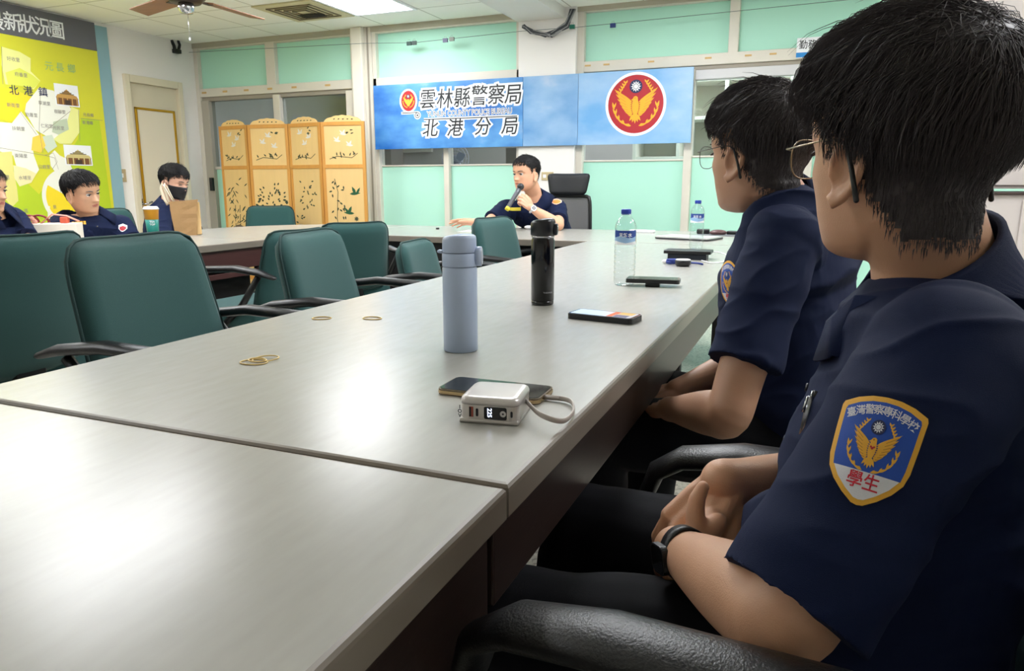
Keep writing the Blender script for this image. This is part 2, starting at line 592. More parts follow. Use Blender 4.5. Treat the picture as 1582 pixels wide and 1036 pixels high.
for k in range(16):
    a = 2 * PI * k / 16
    mb.tube([(.03 * math.cos(a), 0, .03 * math.sin(a)), (.15 * math.cos(a), 0, .15 * math.sin(a))], .002, mat('lilac_plastic', (0, 0, 0)), 5)
mb.build('guard', fanb)
mb = MB()
for k in range(3):
    a = 2 * PI * k / 3 + .3
    mb.prism(leaf((.02 * math.cos(a), .02 * math.sin(a)), (.13 * math.cos(a), .13 * math.sin(a)), .09), .015, .02, mat('fan_blade_grey', (150, 150, 170), .5),
             Matrix.Rotation(R(90), 4, 'X'))
mb.build('blade_set', fanb)
MB().tube([(0, 0, 0), (0, .1, 0)], .04, mat('lilac_plastic', (0, 0, 0)), 16).build('motor', fanb)
MB().tube([(0, .08, 0), (0, .08, -.6), (0, .08, -1.32)], .02, mat('lilac_plastic', (0, 0, 0)), 10).build('stand', fanb)
# louvres and pipes in the corridor seen over the folding screen
lv = thing('corridor_window', 'old white framed window in the corridor, above the folding screen', 'window', (-5.6, 8.95, 1.9))
mb = MB()
for x in (-1.1, -.5, .1, .7): mb.box((x, -.05, -.35), (x + .06, 0, .45), m_frame)
mb.box((-1.1, -.05, -.4), (.76, 0, -.33), m_frame); mb.box((-1.1, -.05, .4), (.76, 0, .46), m_frame)
mb.build('frame', lv)
MB().box((-1.05, -.02, -.33), (.7, -.01, .4), mat('dusky_glass', (120, 126, 136), .15)).build('pane', lv)
pp = thing('conduit', 'slanting pale pipe in the corridor above the left of the screen', 'pipe', (-6.0, 8.85, 2.0))
MB().tube([(-.1, 0, .25), (.5, 0, .0), (1.4, 0, -.15)], .03, m_frame, 10).build('pipe', pp)
pil = MB((-4.9, 8.4, 0)).box((-5.35, 8.3, 0), (-5.1, 8.6, 2.5), mat('pillar_grey', (160, 152, 148), .8)).build('corridor_post', None, (-4.9, 8.4, 0))
tag(pil, 'grey post in the corridor beyond the left window', 'post')
blk = thing('storage_box', 'brown carton standing behind the middle glass strip', 'box', (-2.75, 6.9, 0))
MB().box((-.12, -.1, 1.0), (.14, .14, 1.42), mat('carton_brown', (128, 112, 104), .8), .004).build('carton', blk)
MB().box((-.2, -.2, 0), (.25, .25, 1.0), mat('stand_grey', (120, 118, 118), .7), .004).build('stand', blk)

# ------------------------------------------------------------ door
m_door = mat('door_cream', (220, 211, 186), .45, bump=.05, bscale=60)
m_brass = mat('brass_trim', (206, 158, 40), .3, .7)
d = thing('door_1', 'cream door with a gold rectangular moulding in the left wall', None, (XL, (DY0 + DY1) / 2, 0))
d['kind'] = 'structure'
o3 = (XL, (DY0 + DY1) / 2, 0)
mb = MB(o3)
mb.box((XL - .06, DY0 - .005, 0), (XL + .03, DY0 + .05, DZ + .05), m_door, .006)
mb.box((XL - .06, DY1 - .05, 0), (XL + .03, DY1 + .005, DZ + .05), m_door, .006)
mb.box((XL - .06, DY0 + .051, DZ - .02), (XL + .03, DY1 - .051, DZ + .05), m_door, .006)
mb.build('door_frame', d)
MB(o3).box((XL - .05, DY0 + .05, .01), (XL - .01, DY1 - .05, DZ - .02), mat('door_leaf', (214, 205, 180), .4), .003).build('door_leaf', d)
ring = MB(o3)
ya, yb, za, zb, w = DY0 + .1, DY1 - .1, .35, 1.80, .022
for lo, hi in (((ya, za), (ya + w, zb)), ((yb - w, za), (yb, zb)), ((ya, za), (yb, za + w)), ((ya, zb - w), (yb, zb))):
    ring.box((XL - .012, lo[0], lo[1]), (XL + .006, hi[0], hi[1]), m_brass, .004)
tag(ring.build('moulding', d), 'gold moulding')
MB(o3).box((XL - .011, ya + w, za + w), (XL - .004, yb - w, zb - w), mat('door_inset', (226, 216, 194), .45)).build('inset_panel', d)
mb = MB(o3)
mb.tube([(XL - .01, DY0 + .075, .88), (XL + .05, DY0 + .075, .88), (XL + .055, DY0 + .15, .9)], .009, m_chrome, 8)
mb.box((XL - .012, DY0 + .06, .82), (XL - .002, DY0 + .09, .93), m_chrome, .003)
tag(mb.build('door_handle', d), 'chrome lever handle')

# light switch
p = at_x(188, 271, XL)
sw = thing('light_switch', 'small beige light switch on the left wall beside the door', 'switch', p)
MB().box((0, -.045, -.06), (.008, .045, .06), mat('switch_beige', (186, 168, 130), .4), .003).build('plate', sw)
MB().box((.008, -.015, -.02), (.013, .01, .02), m_white, .002).build('rocker', sw)
p = at_y(846, 272, 6.12)
sk = thing('wall_socket', 'beige double socket on the white column behind the speaker', 'socket', p)
MB().box((-.055, -.008, -.035), (.055, 0, .035), mat('socket_tan', (196, 178, 138), .4), .003).build('plate', sk)
for s in (-1, 1):
    MB().box((s * .025 - .014, -.012, -.014), (s * .025 + .014, -.008, .014), m_white, .002).build('outlet', sk)

# ------------------------------------------------------------ ceiling fittings
m_lamp = mat('lamp_diffuser', (255, 255, 255), .5, emit=(249, 251, 255), estr=LAMP_POWER)
def ceiling_light(x, y, label, group='ceiling light panels'):
    t = thing('ceiling_light', label, 'light', (x, y, ZC), 0, group)
    mb = MB()
    for lo, hi in (((-.30, -.60), (.30, -.57)), ((-.30, .57), (.30, .60)), ((-.30, -.57), (-.27, .57)), ((.27, -.57), (.30, .57))):
        mb.box((lo[0], lo[1], -.012), (hi[0], hi[1], .0), m_white)
    mb.build('frame', t)
    MB().box((-.27, -.57, -.009), (.27, .57, -.001), m_lamp).build('diffuser', t)
    return t
ceiling_light(-3.5, 5.1, 'bright white light panel in the ceiling beside the air vent')
for (x, y) in ((-2.6, 7.6), (-.9, 6.75), (.3, 6.75)):  # unseen panels, added to brighten the shelves and corridor behind the glass
    ceiling_light(x, y, 'unseen white light panel added to brighten the next room beyond the windows', 'added corridor light panels')
for (x, y) in LIGHTS:
    ceiling_light(x, y, 'unseen white ceiling light panel overhead, added to light the room')
vt = thing('ceiling_vent', 'square beige air vent in the ceiling beside the light panel', 'vent', (-4.12, 5.4, ZC))
m_vent = mat('vent_beige', (206, 196, 156), .6)
mb = MB()
mb.box((-.3, -.3, -.012), (.3, .3, 0), m_vent, .003)
mb.build('plate', vt)
mb = MB()
for k in range(4):
    a = .22 - .05 * k
    for lo, hi in (((-a, -a), (a, -a + .012)), ((-a, a - .012), (a, a)), ((-a, -a), (-a + .012, a)), ((a - .012, -a), (a, a))):
        mb.box((lo[0], lo[1], -.02), (hi[0], hi[1], -.012), mat('vent_slot', (120, 108, 84), .7))
mb.build('grille', vt)
mb = MB()
for k in range(5):
    mb.box((-.1, .04 + k * .025, -.026), (.12, .05 + k * .025, -.019), mat('vent_dark', (44, 40, 36), .8))
mb.build('slot', vt)

def ceiling_fan():
    c = at(287, 5, 4.6)
    t = thing('ceiling_fan', 'brown bladed ceiling fan over the left tables', 'fan', (c.x, c.y, ZC))
    m_bl = mat('fan_wood', (150, 98, 62), .4, var=.25, vscale=4, stretch=(1, 12, 1))
    h = c.z - ZC
    MB().tube([(0, 0, 0), (0, 0, h + .12)], .014, m_chrome, 12).build('downrod', t)
    MB().lathe([(.0, -.001), (.06, -.003), (.065, -.03), (.02, -.07), (0, -.07)][::-1], mat('fan_bronze', (60, 44, 38), .35, .6), 20).build('canopy', t)
    MB().lathe([(0, h + .14), (.05, h + .13), (.11, h + .09), (.12, h + .03), (.09, h), (0, h)][::-1], mat('fan_bronze', (60, 44, 38)), 28).build('motor', t)
    MB().lathe([(0, h), (.045, h), (.05, h - .03), (.038, h - .06), (0, h - .065)][::-1], m_chrome, 24).build('switch_housing', t)
    mb = MB()
    mb.tube([(.03, -.02, h - .05), (.033, -.025, h - .14), (.034, -.025, h - .21)], .0016, m_chrome, 5)
    mb.ell((.034, -.025, h - .22), (.006, .006, .012), m_white)
    mb.build('pull_chain', t)
    rx = C_RT
    base = math.atan2(C_RT.y, C_RT.x)
    for k, dang in enumerate((-4, 68, 140, 212, 284)):
        a = base + R(dang)
        Mx = Matrix.Rotation(a, 4, 'Z')
        b = MB().box((.17, -.065, h + .035), (.66, .065, h + .043), m_bl, .003, M=Mx @ Matrix.Translation((0, 0, h + .04)) @ Matrix.Rotation(R(10), 4, 'X') @ Matrix.Translation((0, 0, -h - .04))).build('blade', t)
        MB().box((.08, -.02, h + .03), (.22, .02, h + .036), mat('fan_bronze', (0, 0, 0)), .002, M=Mx).build('bracket', b)
ceiling_fan()

# cable bundle hanging from the beam, wall camera, wire with clips
mb = MB()
rnd = random.Random(3)
for k in range(9):
    a = at_y(807 + rnd.uniform(-1, 3), 39 + rnd.uniform(-1, 3), 6.07); b = at_y(885 + rnd.uniform(-4, 5), 14, 6.08)
    q = at_y(847 + rnd.uniform(-8, 8), 52 + rnd.uniform(-5, 5), 6.05); q2 = at_y(877 + rnd.uniform(-4, 3), 40 + rnd.uniform(-5, 3), 6.06)
    q0 = at_y(822 + rnd.uniform(-3, 3), 49 + rnd.uniform(-4, 3), 6.05)
    mb.tube([a, q0, q, q2, b], .0075, mat('cable_grey', (52, 56, 62), .5) if k % 3 else mat('cable_light', (150, 150, 150), .5), 8)
tag(mb.build('cable_bundle'), 'bundle of dark cables sagging from the beam over the column', 'cable')
p = at_x(272, 72, XL)
cb = thing('camera_bracket', 'small black bracket with cable stubs high on the left wall near the corner', 'bracket', p)
mb = MB()
mb.tube([(0, -.05, .05), (.02, -.045, .0), (.03, -.05, -.045)], .016, m_black, 8)
mb.tube([(0, .03, .07), (.02, .03, .02), (.03, -.0, -.04)], .014, m_black, 8)
mb.build('cable_stub', cb)
MB().box((0, -.06, -.07), (.05, .02, -.03), m_black, .008, 3).build('mount', cb)
mb = MB()
P0 = at_y(292, 81, 6.10); P1 = at_y(560, 67, 6.10); P2 = at_y(640, 66, 6.08); P3 = at_y(808, 48, 6.08); P4 = at_y(893, 42, 6.08); P5 = at_y(1130, 18, 6.08); P6 = at_y(1582, -28, 6.08)
mb.tube([P0, P1, P2, P3, P4, P5, P6], .0022, mat('wire_grey', (96, 112, 108), .5), 5)
tag(mb.build('wire'), 'thin wire strung along the tops of the windows', 'wire')
for px_, py_, c_, lb in ((632, 67, (30, 60, 52), 'dark green binder clip on the wire, left of the pair'), (640, 66, (24, 50, 44), 'dark green binder clip on the wire, right of the pair'),
                         (688, 62, (34, 40, 90), 'navy binder clip on the wire above the banner lettering'), (698, 60, (90, 100, 84), 'small wire tangle clip beside the navy binder clip'),
                         (947, 39, (30, 52, 110), 'blue binder clip on the wire above the round emblem'), (884, 41, (24, 110, 90), 'teal clip on the wire beside the cable bundle')):
    p = at_y(px_, py_, 6.08)
    t = thing('binder_clip', lb, 'clip', p)
    MB().prism([(-.022, -.018), (.022, -.018), (.022, .014), (-.022, .014)], -.008, .008, mat('clip_%d' % px_, c_, .4), Matrix.Rotation(R(90), 4, 'X')).build('jaw', t)
    MB().tube([(-.01, 0, .01), (-.008, 0, .03), (.008, 0, .03), (.01, 0, .01)], .0015, m_chrome, 5).build('wire_handle', t)

# ------------------------------------------------------------ police emblem (wings, body, laurel, wheat, sun)
def emblem_art(mg, mblue, mwht, mdark, layer=2):
    A = Art()
    L = layer
    for s in (-1, 1):
        tips = [(.80, .58), (.74, .40), (.68, .23), (.60, .08), (.51, -.06), (.41, -.19), (.30, -.30)]
        roots = [(.10, .08), (.11, .02), (.12, -.04), (.12, -.10), (.12, -.16), (.11, -.22), (.10, -.27)]
        for k in range(6, -1, -1):
            A.poly(mg, leaf((s * roots[k][0], roots[k][1]), (s * tips[k][0], tips[k][1]), .15, 6, s * -.04), L + (6 - k) * .25)
            A.poly(mdark, stroke([(s * (roots[k][0] * .6 + tips[k][0] * .4), roots[k][1] * .6 + tips[k][1] * .4 - .055),
                                  (s * tips[k][0] * .92, tips[k][1] * .9 - .05)], .012), L + 2.4)
        for ang in (-72, -55, -38, -22, -6):
            a = R(ang)
            c = Vector((math.cos(a) * .80 * s, math.sin(a) * .80 + .06))
            d_ = Vector((-math.sin(a) * s, math.cos(a)))
            A.poly(mg, leaf(c - d_ * .12, c + d_ * .15 + Vector((s * .05, 0)), .085), L)
            A.poly(mg, leaf(c - d_ * .06, c + d_ * .12 - Vector((s * .09, -.02)), .06), L)
        for k in range(5):
            c = Vector((s * (.60 - .055 * k), .42 + .085 * k))
            A.poly(mg, leaf(c, c + Vector((s * .09, .10)), .06), L)
            A.poly(mg, leaf(c, c + Vector((-s * .07, .11)), .06), L)
    body = [(-.10, .22), (-.17, .17), (-.10, .14), (-.13, 0), (-.12, -.18), (-.07, -.34), (0, -.40), (.07, -.34), (.12, -.18), (.13, 0), (.09, .16), (.08, .26), (.02, .31), (-.06, .29)]
    A.poly(mg, body, L + 3)
    for x in (-.16, -.08, 0, .08, .16):
        A.poly(mg, leaf((x * .3, -.32), (x * 1.3, -.66 + abs(x) * .6), .1), L + 2.8)
    A.poly(mdark, circ(.025, 8, -.02, .235), L + 4)
    A.poly(mblue, circ(.235, 32, 0, .64), L + 2)
    star = []
    for k in range(24):
        a = PI * k / 12 + PI / 2
        r = .19 if k % 2 == 0 else .115
        star.append((r * math.cos(a), .64 + r * math.sin(a)))
    A.poly(mwht, star, L + 3)
    A.poly(mblue, circ(.10, 24, 0, .64), L + 4)
    A.poly(mwht, circ(.082, 24, 0, .64), L + 5)
    return A

# ------------------------------------------------------------ banner
def sky_print(name, base, light, seed, amt):
    M = mat(name, base, .4)
    nt = M.node_tree; b = nt.nodes['Principled BSDF']
    tc = nt.nodes.new('ShaderNodeTexCoord'); mp = nt.nodes.new('ShaderNodeMapping')
    mp.inputs['Location'].default_value = (seed, 0, seed * 2); mp.inputs['Scale'].default_value = (1.5, 1, 2.6)
    n = nt.nodes.new('ShaderNodeTexNoise'); n.inputs['Scale'].default_value = 1.25; n.inputs['Detail'].default_value = 6; n.inputs['Roughness'].default_value = .5
    cr = nt.nodes.new('ShaderNodeValToRGB')
    e = cr.color_ramp.elements
    e[0].position = .36; e[0].color = lin(base); e[1].position = .52 + amt; e[1].color = lin(light)
    k = e.new(.80); k.color = lin((206, 212, 226))
    nt.links.new(tc.outputs['Object'], mp.inputs[0]); nt.links.new(mp.outputs[0], n.inputs['Vector'])
    nt.links.new(n.outputs['Fac'], cr.inputs[0]); nt.links.new(cr.outputs[0], b.inputs['Base Color'])
    return M
def banner():
    YP = 6.09
    bw = lambda x, y: at_y(x, y, YP)
    def w(px_, py_):
        q = bw(px_, py_); return (q.x, q.z)
    a, b_ = w(577, 129), w(1066, 221.5)
    t = thing('banner', 'long sky blue banner with black lettering and a round emblem on the window wall', 'banner', (a[0], YP, 1.38))
    z0, z1 = 1.392, 1.968
    xs = [w(578, 180)[0], w(808, 170)[0], w(893, 170)[0], w(1070, 160)[0]]
    off = (a[0], YP, 1.38)
    for k, (nm, c1, c2, sd, am) in enumerate((('sky_print_deep', (22, 98, 182), (92, 156, 214), 1.3, .06), ('sky_print_mid', (84, 144, 202), (144, 182, 220), 4.1, .1), ('sky_print_pale', (108, 168, 222), (158, 194, 230), 8.7, .1))):
        o = MB(off).box((xs[k] + .002, YP - .002 * k, z0), (xs[k + 1] - .002, YP + .01, z1), sky_print(nm, c1, c2, sd, am), .002).build('panel', t)
    A = Art()
    def S(px_): return px_ * (w(700, 180)[0] - w(699, 180)[0])     # print size from a size seen at the banner
    # calligraphy with its white glow
    for i, ch in enumerate('雲林縣警察局'):
        x, z = w(660 + 26.5 * i, 155 - 1.5 * i)
        s = S(28)
        dz = (0, -.006, -.004, .004, .006, .0)[i]
        A.text(m_white, ch, s, x, z + dz, 1, halo=.10, shear=.12, sx=.92)
        A.text(m_ink, ch, s, x, z + dz, 4, bold=.004, shear=.12, sx=.92)
    for i, ch in enumerate('北港分局'):
        x, z = w((664, 702, 745, 787)[i], (200, 199, 197, 196)[i])
        s = S(25)
        A.text(m_white, ch, s, x, z, 1, halo=.11, shear=.1)
        A.text(m_ink, ch, s, x, z, 4, bold=.006, shear=.16)
    x, z = w(724, 174)
    A.text(m_white, 'YUNLIN COUNTY POLICE BUREAU', S(10.0), x, z, 1, halo=.07, sx=.82)
    A.text(mat('grey_print', (88, 94, 110), .5), 'YUNLIN COUNTY POLICE BUREAU', S(10.0), x, z, 3, bold=.004, sx=.82)
    y0 = w(700, 183)[1]
    xa, xb = w(655, 184)[0], w(799, 180)[0]
    A.poly(m_white, [(xa, y0 - .014), (xb, y0 - .014), (xb, y0 + .014), (xa, y0 + .014)], 1)
    A.poly(m_ink, [(xa, y0 - .004), (xb, y0 - .004), (xb, y0 + .004), (xa, y0 + .004)], 3)
    xq, zq = w(645, 178)
    A.poly(m_white, circ(.036, 24, xq, zq), 1); A.poly(m_ink, circ(.026, 24, xq, zq), 3); A.poly(m_white, circ(.019, 24, xq, zq), 4); A.poly(m_ink, circ(.009, 16, xq, zq), 5)
    x2, z2 = w(620, 175)
    A.poly(m_white, [(x2, zq + .012), (xq, zq + .012), (xq, zq + .036), (x2, zq + .036)], 1)
    A.poly(m_ink, [(x2 + .01, zq + .021), (xq, zq + .021), (xq, zq + .028), (x2 + .01, zq + .028)], 3)
    # small emblem
    xe, ze = w(631, 156)
    r = S(11.5)
    A.poly(m_white, circ(r * 1.25, 32, xe, ze, r * 1.42), 1)
    A.poly(m_red, circ(r, 32, xe, ze, r * 1.2), 3)
    A.merge(emblem_art(m_goldlt, m_navyink, m_white, mat('orange_print', (220, 130, 40), .5), 4), r * .95, xe, ze - .005)
    o = A.build('lettering', lambda x, y, zz: Vector((x, YP - zz - .0008, y)) - Vector(off), t)
    A = Art()
    xe, ze = w(982, 161); r = S(35)
    A.poly(m_white, circ(r * 1.1, 48, xe, ze), 1); A.poly(m_red, circ(r, 48, xe, ze), 2)
    A.merge(emblem_art(mat('yellow_print', (236, 172, 36), .5), m_navyink, m_white, mat('orange_print', (220, 130, 40), .5), 3), r * .98, xe, ze - .005)
    A.build('emblem', lambda x, y, zz: Vector((x, YP - .005 - zz - .0008, y)) - Vector(off), t)
banner()

# small sign
sg = thing('sign', 'white sign with dark characters and a blue stripe above the right window', 'sign', (-.03, 6.14, 2.06))
MB().box((-.2, -.012, -.07), (.2, .02, .072), m_white, .003).build('board', sg)
A = Art(); A.poly(mat('sign_blue', (36, 132, 200), .5), [(-.2, -.066), (.2, -.066), (.2, -.032), (-.2, -.032)], 1)
A.text(m_ink, '勤務指揮中心', .066, 0, .018, 1, bold=.006, sx=.93)
A.text(m_white, 'DUTY COMMAND CENTER', .02, 0, -.05, 2)
A.build('lettering', lambda x, y, z: Vector((x, -.0126 - z, y)), sg)

# ------------------------------------------------------------ wall map
def wall_map():
    XP = XL + .025
    def u(px_, py_):
        q = at_x(px_, py_, XP); return (q.y, q.z)
    t = thing('wall_map', 'big yellow green district map with a grey title bar on the left wall', 'map', (XL, 4.2, .5))
    off = (XL, 4.2, .5)
    y0, y1, z0, z1, zh = 3.0, 5.005, .55, 2.485, 2.245
    MB(off).box((XL + .001, y0, z0), (XP, y1, zh), mat('map_yellow', (216, 214, 52), .5, var=.05, vscale=2), .002).build('map_board', t)
    MB(off).box((XL + .001, y0, zh), (XP + .002, y1, z1), mat('map_header', (98, 98, 106), .5), .002).build('title_bar', t)
    A = Art()
    to3 = lambda x, y, z: Vector((XP + .0022 + z, x, y)) - Vector(off)
    g1, g2, g3 = mat('map_green', (184, 208, 40), .5), mat('map_pale_yellow', (236, 236, 150), .5), mat('map_gold', (244, 216, 40), .5)
    wv, cr, gr, gn, lb = mat('map_white', (236, 236, 222), .5), mat('map_cream', (226, 218, 130), .5), mat('map_grey_green', (192, 204, 176), .5), mat('map_line', (150, 140, 116), .5), mat('map_ink', (138, 132, 128), .5)
    pg = lambda m_, pts, l=1: A.poly(m_, [u(*p) for p in pts], l)
    pg(g1, [(-60, 235), (20, 262), (60, 300), (90, 262), (120, 215), (125, 182), (153, 185), (173, 330), (173, 420), (-60, 420)], 1)
    pg(g2, [(2, 72), (30, 80), (47, 90), (47, 110), (62, 125), (52, 138), (30, 132), (8, 130), (2, 100)], 2)
    pg(mat('map_lime', (222, 226, 90), .5), [(8, 112), (30, 105), (50, 116), (62, 126), (52, 136), (12, 130)], 3)
    pg(g3, [(-40, 130), (10, 136), (30, 142), (48, 150), (38, 168), (30, 178), (15, 190), (5, 185), (-40, 180)], 2)
    pg(mat('map_white_two', (228, 232, 214), .5), [(-60, 190), (5, 196), (15, 230), (-60, 226)], 2)
    pg(wv, [(84, 232), (92, 240), (104, 246), (112, 262), (104, 274), (88, 270), (78, 256), (76, 240)], 3)
    pg(mat('map_mint_patch', (206, 218, 196), .5), [(58, 212), (80, 208), (88, 226), (74, 236)], 3)
    pg(wv, [(40, 160), (60, 135), (82, 140), (110, 168), (122, 175), (118, 205), (100, 222), (80, 215), (62, 205), (54, 200), (38, 172)], 2)
    pg(g2, [(110, 165), (122, 170), (122, 205), (110, 222), (92, 222), (82, 215), (100, 200)], 3)
    pg(gr, [(82, 188), (103, 183), (106, 200), (90, 208), (80, 204)], 4)
    pg(wv, [(-40, 185), (18, 190), (32, 172), (60, 208), (50, 228), (52, 240), (60, 262), (48, 280), (28, 268), (20, 240), (-40, 222)], 2)
    pg(cr, [(-40, 238), (18, 234), (20, 262), (26, 290), (28, 310), (18, 320), (2, 300), (-40, 280)], 3)
    pg(mat('map_beige', (236, 226, 170), .5), [(20, 255), (40, 260), (56, 268), (48, 282), (30, 288), (22, 275)], 3)
    pg(mat('map_orange', (250, 206, 80), .5), [(50, 212), (64, 207), (70, 225), (62, 236), (48, 232)], 4)
    for pts in ([(62, 138), (60, 200), (66, 236)], [(66, 205), (108, 172)], [(30, 172), (56, 208)], [(-40, 222), (10, 230), (70, 240), (84, 244)], [(84, 244), (90, 262), (110, 262)], [(121, 170), (123, 218)], [(124, 183), (158, 186)],
                [(2, 72), (4, 130)], [(68, 240), (82, 236), (88, 250), (80, 262)]):
        A.poly(gn, stroke([u(*p) for p in pts], .0035), 5)
    # magnified inset: white ring with a yellow quarter
    cy, cz = u(107, 305)
    A.poly(wv, circ(.245, 40, cy, cz, .245), 4)
    A.poly(g3, [(cy + .215 * math.cos(a), cz + .215 * math.sin(a)) for a in np.linspace(R(150), R(330), 24)], 5)
    A.poly(g2, [(cy + .215 * math.cos(a), cz + .215 * math.sin(a)) for a in np.linspace(R(-30), R(60), 12)] + [(cy, cz)], 5)
    A.poly(wv, stroke([(cy + .245 * math.cos(a), cz + .245 * math.sin(a)) for a in np.linspace(0, 2 * PI, 49)], .012), 6)
    A.poly(wv, stroke([u(75, 345), u(75, 318)], .02), 6)
    # two inset photographs of tiled gate buildings
    sky, tan, brn, drk = m_white, mat('photo_gold', (196, 150, 78), .5), mat('photo_brown', (120, 78, 42), .5), mat('photo_dark', (66, 46, 34), .5)
    for (c1, c2, wl) in (((82, 128), (123, 166), tan), ((97, 223), (143, 256), mat('photo_sand', (206, 190, 128), .5))):
        ya, za = u(c1[0], c1[1]); yb, zb = u(c2[0], c2[1])
        A.poly(sky, [(ya, zb), (yb, zb), (yb, za), (ya, za)], 7)
        W_, H_ = yb - ya, za - zb
        q = lambda a, b: (ya + W_ * a, zb + H_ * b)
        A.poly(wl, [q(.02, .35), q(.98, .35), q(.9, .5), q(.72, .55), q(.5, .78), q(.28, .55), q(.1, .5)], 8)
        A.poly(brn, [q(.05, .05), q(.95, .05), q(.95, .36), q(.05, .36)], 8)
        for k in range(5): A.poly(wl, [q(.08 + .2 * k, .05), q(.12 + .2 * k, .05), q(.12 + .2 * k, .36), q(.08 + .2 * k, .36)], 9)
        A.poly(drk, [q(.38, .05), q(.62, .05), q(.62, .28), q(.38, .28)], 10)
        for k in range(3): A.poly(drk, stroke([q(.2 + .1 * k, .56 + .06 * k), q(.8 - .1 * k, .56 + .06 * k)], .006), 9)
    k = u(41, 20)[1] - u(41, 50)[1]
    A2 = []
    for i, ch in enumerate('最新狀況圖'):
        y_, z_ = u((-9, 19, 43, 66, 87)[i], (32, 36, 40, 43.5, 48)[i])
        A.text(m_white, ch, .152, y_, z_, 9, bold=.012)
    for i, ch in enumerate('北港鎮'):
        y_, z_ = u((21, 43, 66)[i], 140 + i * 1.5)
        A.text(m_navyink, ch, .082, y_, z_, 9, bold=.006)
    for i, ch in enumerate('元長鄉'):
        y_, z_ = u((75, 92, 110)[i], 103 + i * 2)
        A.text(mat('map_mint', (150, 190, 130), .5), ch, .08, y_, z_, 9)
    rn = random.Random(5)
    for (px_, py_, s_) in ((20, 92, '好收里'), (32, 116, '府番里'), (20, 163, '新街里'), (68, 160, '草湖里'), (48, 178, '劉厝里'), (92, 173, '樹腳里'), (28, 199, '扶朝里'), (72, 195, '仁和里'), (90, 198, '光民里'), (32, 241, '東陽里'), (38, 275, '水埔里'), (4, 274, '南安里'),
                         (136, 178, '元長鄉'), (135, 190, '新港鄉'), (68, 258, '公館里'), (84, 320, '里'), (96, 332, '里'), (40, 326, '區')):
        y_, z_ = u(px_, py_)
        A.text(lb, s_, .036, y_, z_, 9)
    o = A.build('printing', to3, t, step=.0003)
wall_map()
mb = MB((XL, 5.08, 0)).box((XL + .001, 5.008, .3), (XL + .02, 5.135, 2.47), mat('strip_blue', (138, 176, 188), .6, bump=.3, bscale=150, var=.05), .002)
o = mb.build('board', None, (XL, 5.08, 0))
tag(o, 'narrow pale blue board beside the map on the left wall', 'board')
# ============================================================ TABLES
TZ = 0.75
def laminate():
    M = mat('table_laminate', (166, 164, 157), .25, spec=.5)
    nt = M.node_tree; b = nt.nodes['Principled BSDF']
    tc = nt.nodes.new('ShaderNodeTexCoord'); mp = nt.nodes.new('ShaderNodeMapping'); mp.inputs['Scale'].default_value = (1, .22, 1)
    n = nt.nodes.new('ShaderNodeTexNoise'); n.inputs['Scale'].default_value = 60; n.inputs['Detail'].default_value = 5
    cr = nt.nodes.new('ShaderNodeValToRGB'); cr.color_ramp.elements[0].color = lin((160, 158, 150)); cr.color_ramp.elements[1].color = lin((174, 172, 165))
    bp = nt.nodes.new('ShaderNodeBump'); bp.inputs['Strength'].default_value = .12; bp.inputs['Distance'].default_value = .0008
    nt.links.new(tc.outputs['Object'], mp.inputs[0]); nt.links.new(mp.outputs[0], n.inputs['Vector'])
    nt.links.new(n.outputs['Fac'], cr.inputs[0]); nt.links.new(cr.outputs[0], b.inputs['Base Color'])
    nt.links.new(n.outputs['Fac'], bp.inputs['Height']); nt.links.new(bp.outputs[0], b.inputs['Normal'])
    return M
m_lam = laminate()
def inset(poly, d):
    k = len(poly); out = []
    for i in range(k):
        a, b, c = Vector(poly[i - 1]), Vector(poly[i]), Vector(poly[(i + 1) % k])
        e1, e2 = (b - a).normalized(), (c - b).normalized()
        n1, n2 = Vector((-e1.y, e1.x)), Vector((-e2.y, e2.x))
        n = (n1 + n2).normalized()
        out.append(tuple(b + n * (d / max(.3, n.dot(n1)))))
    return out                        # counter-clockwise outline moves inwards
def table(name, label, poly, aprons, legs, group=None):
    cx = sum(p[0] for p in poly) / len(poly); cy = sum(p[1] for p in poly) / len(poly)
    t = thing(name, label, 'table', (cx, cy, 0), 0, group)
    off = (cx, cy, 0)
    MB(off).prism(inset(poly, .007), TZ - .03, TZ, m_lam).build('tabletop', t)
    prof = [(.007, TZ), (.003, TZ - .001), (.0005, TZ - .004), (0, TZ - .008), (0, TZ - .036), (.003, TZ - .039), (.02, TZ - .039), (.02, TZ - .03)]
    vs, fs = [], []
    k = len(poly)
    for d_, z in prof:
        vs += [(x, y, z) for x, y in inset(poly, d_)]
    for q in range(len(prof) - 1):
        for i in range(k):
            j = (i + 1) % k
            fs.append([q * k + j, q * k + i, (q + 1) * k + i, (q + 1) * k + j])
    tag(MB(off).add(vs, fs, m_edge, False).build('edge_band', t), 'grey brown edge band')
    for lo, hi, mm in aprons:
        MB(off).box(lo, hi, mm, .003).build('apron', t)
    for lo, hi in legs:
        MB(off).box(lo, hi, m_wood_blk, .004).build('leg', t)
    return t
TX0, TX1 = -1.19, -.278
table('conference_table', 'nearest grey-topped table section at the bottom left, in front of the long seam',
      [(TX0, -1.3), (TX1, -1.3), (TX1, .6595), (TX0, .6595)],
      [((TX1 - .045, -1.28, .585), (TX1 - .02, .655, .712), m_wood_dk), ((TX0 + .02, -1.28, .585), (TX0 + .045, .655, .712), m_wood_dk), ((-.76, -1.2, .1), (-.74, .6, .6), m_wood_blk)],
      [((-1.1, -1.25, 0), (-.40, -1.2, .712)), ((-1.1, .55, 0), (-.40, .60, .712))])
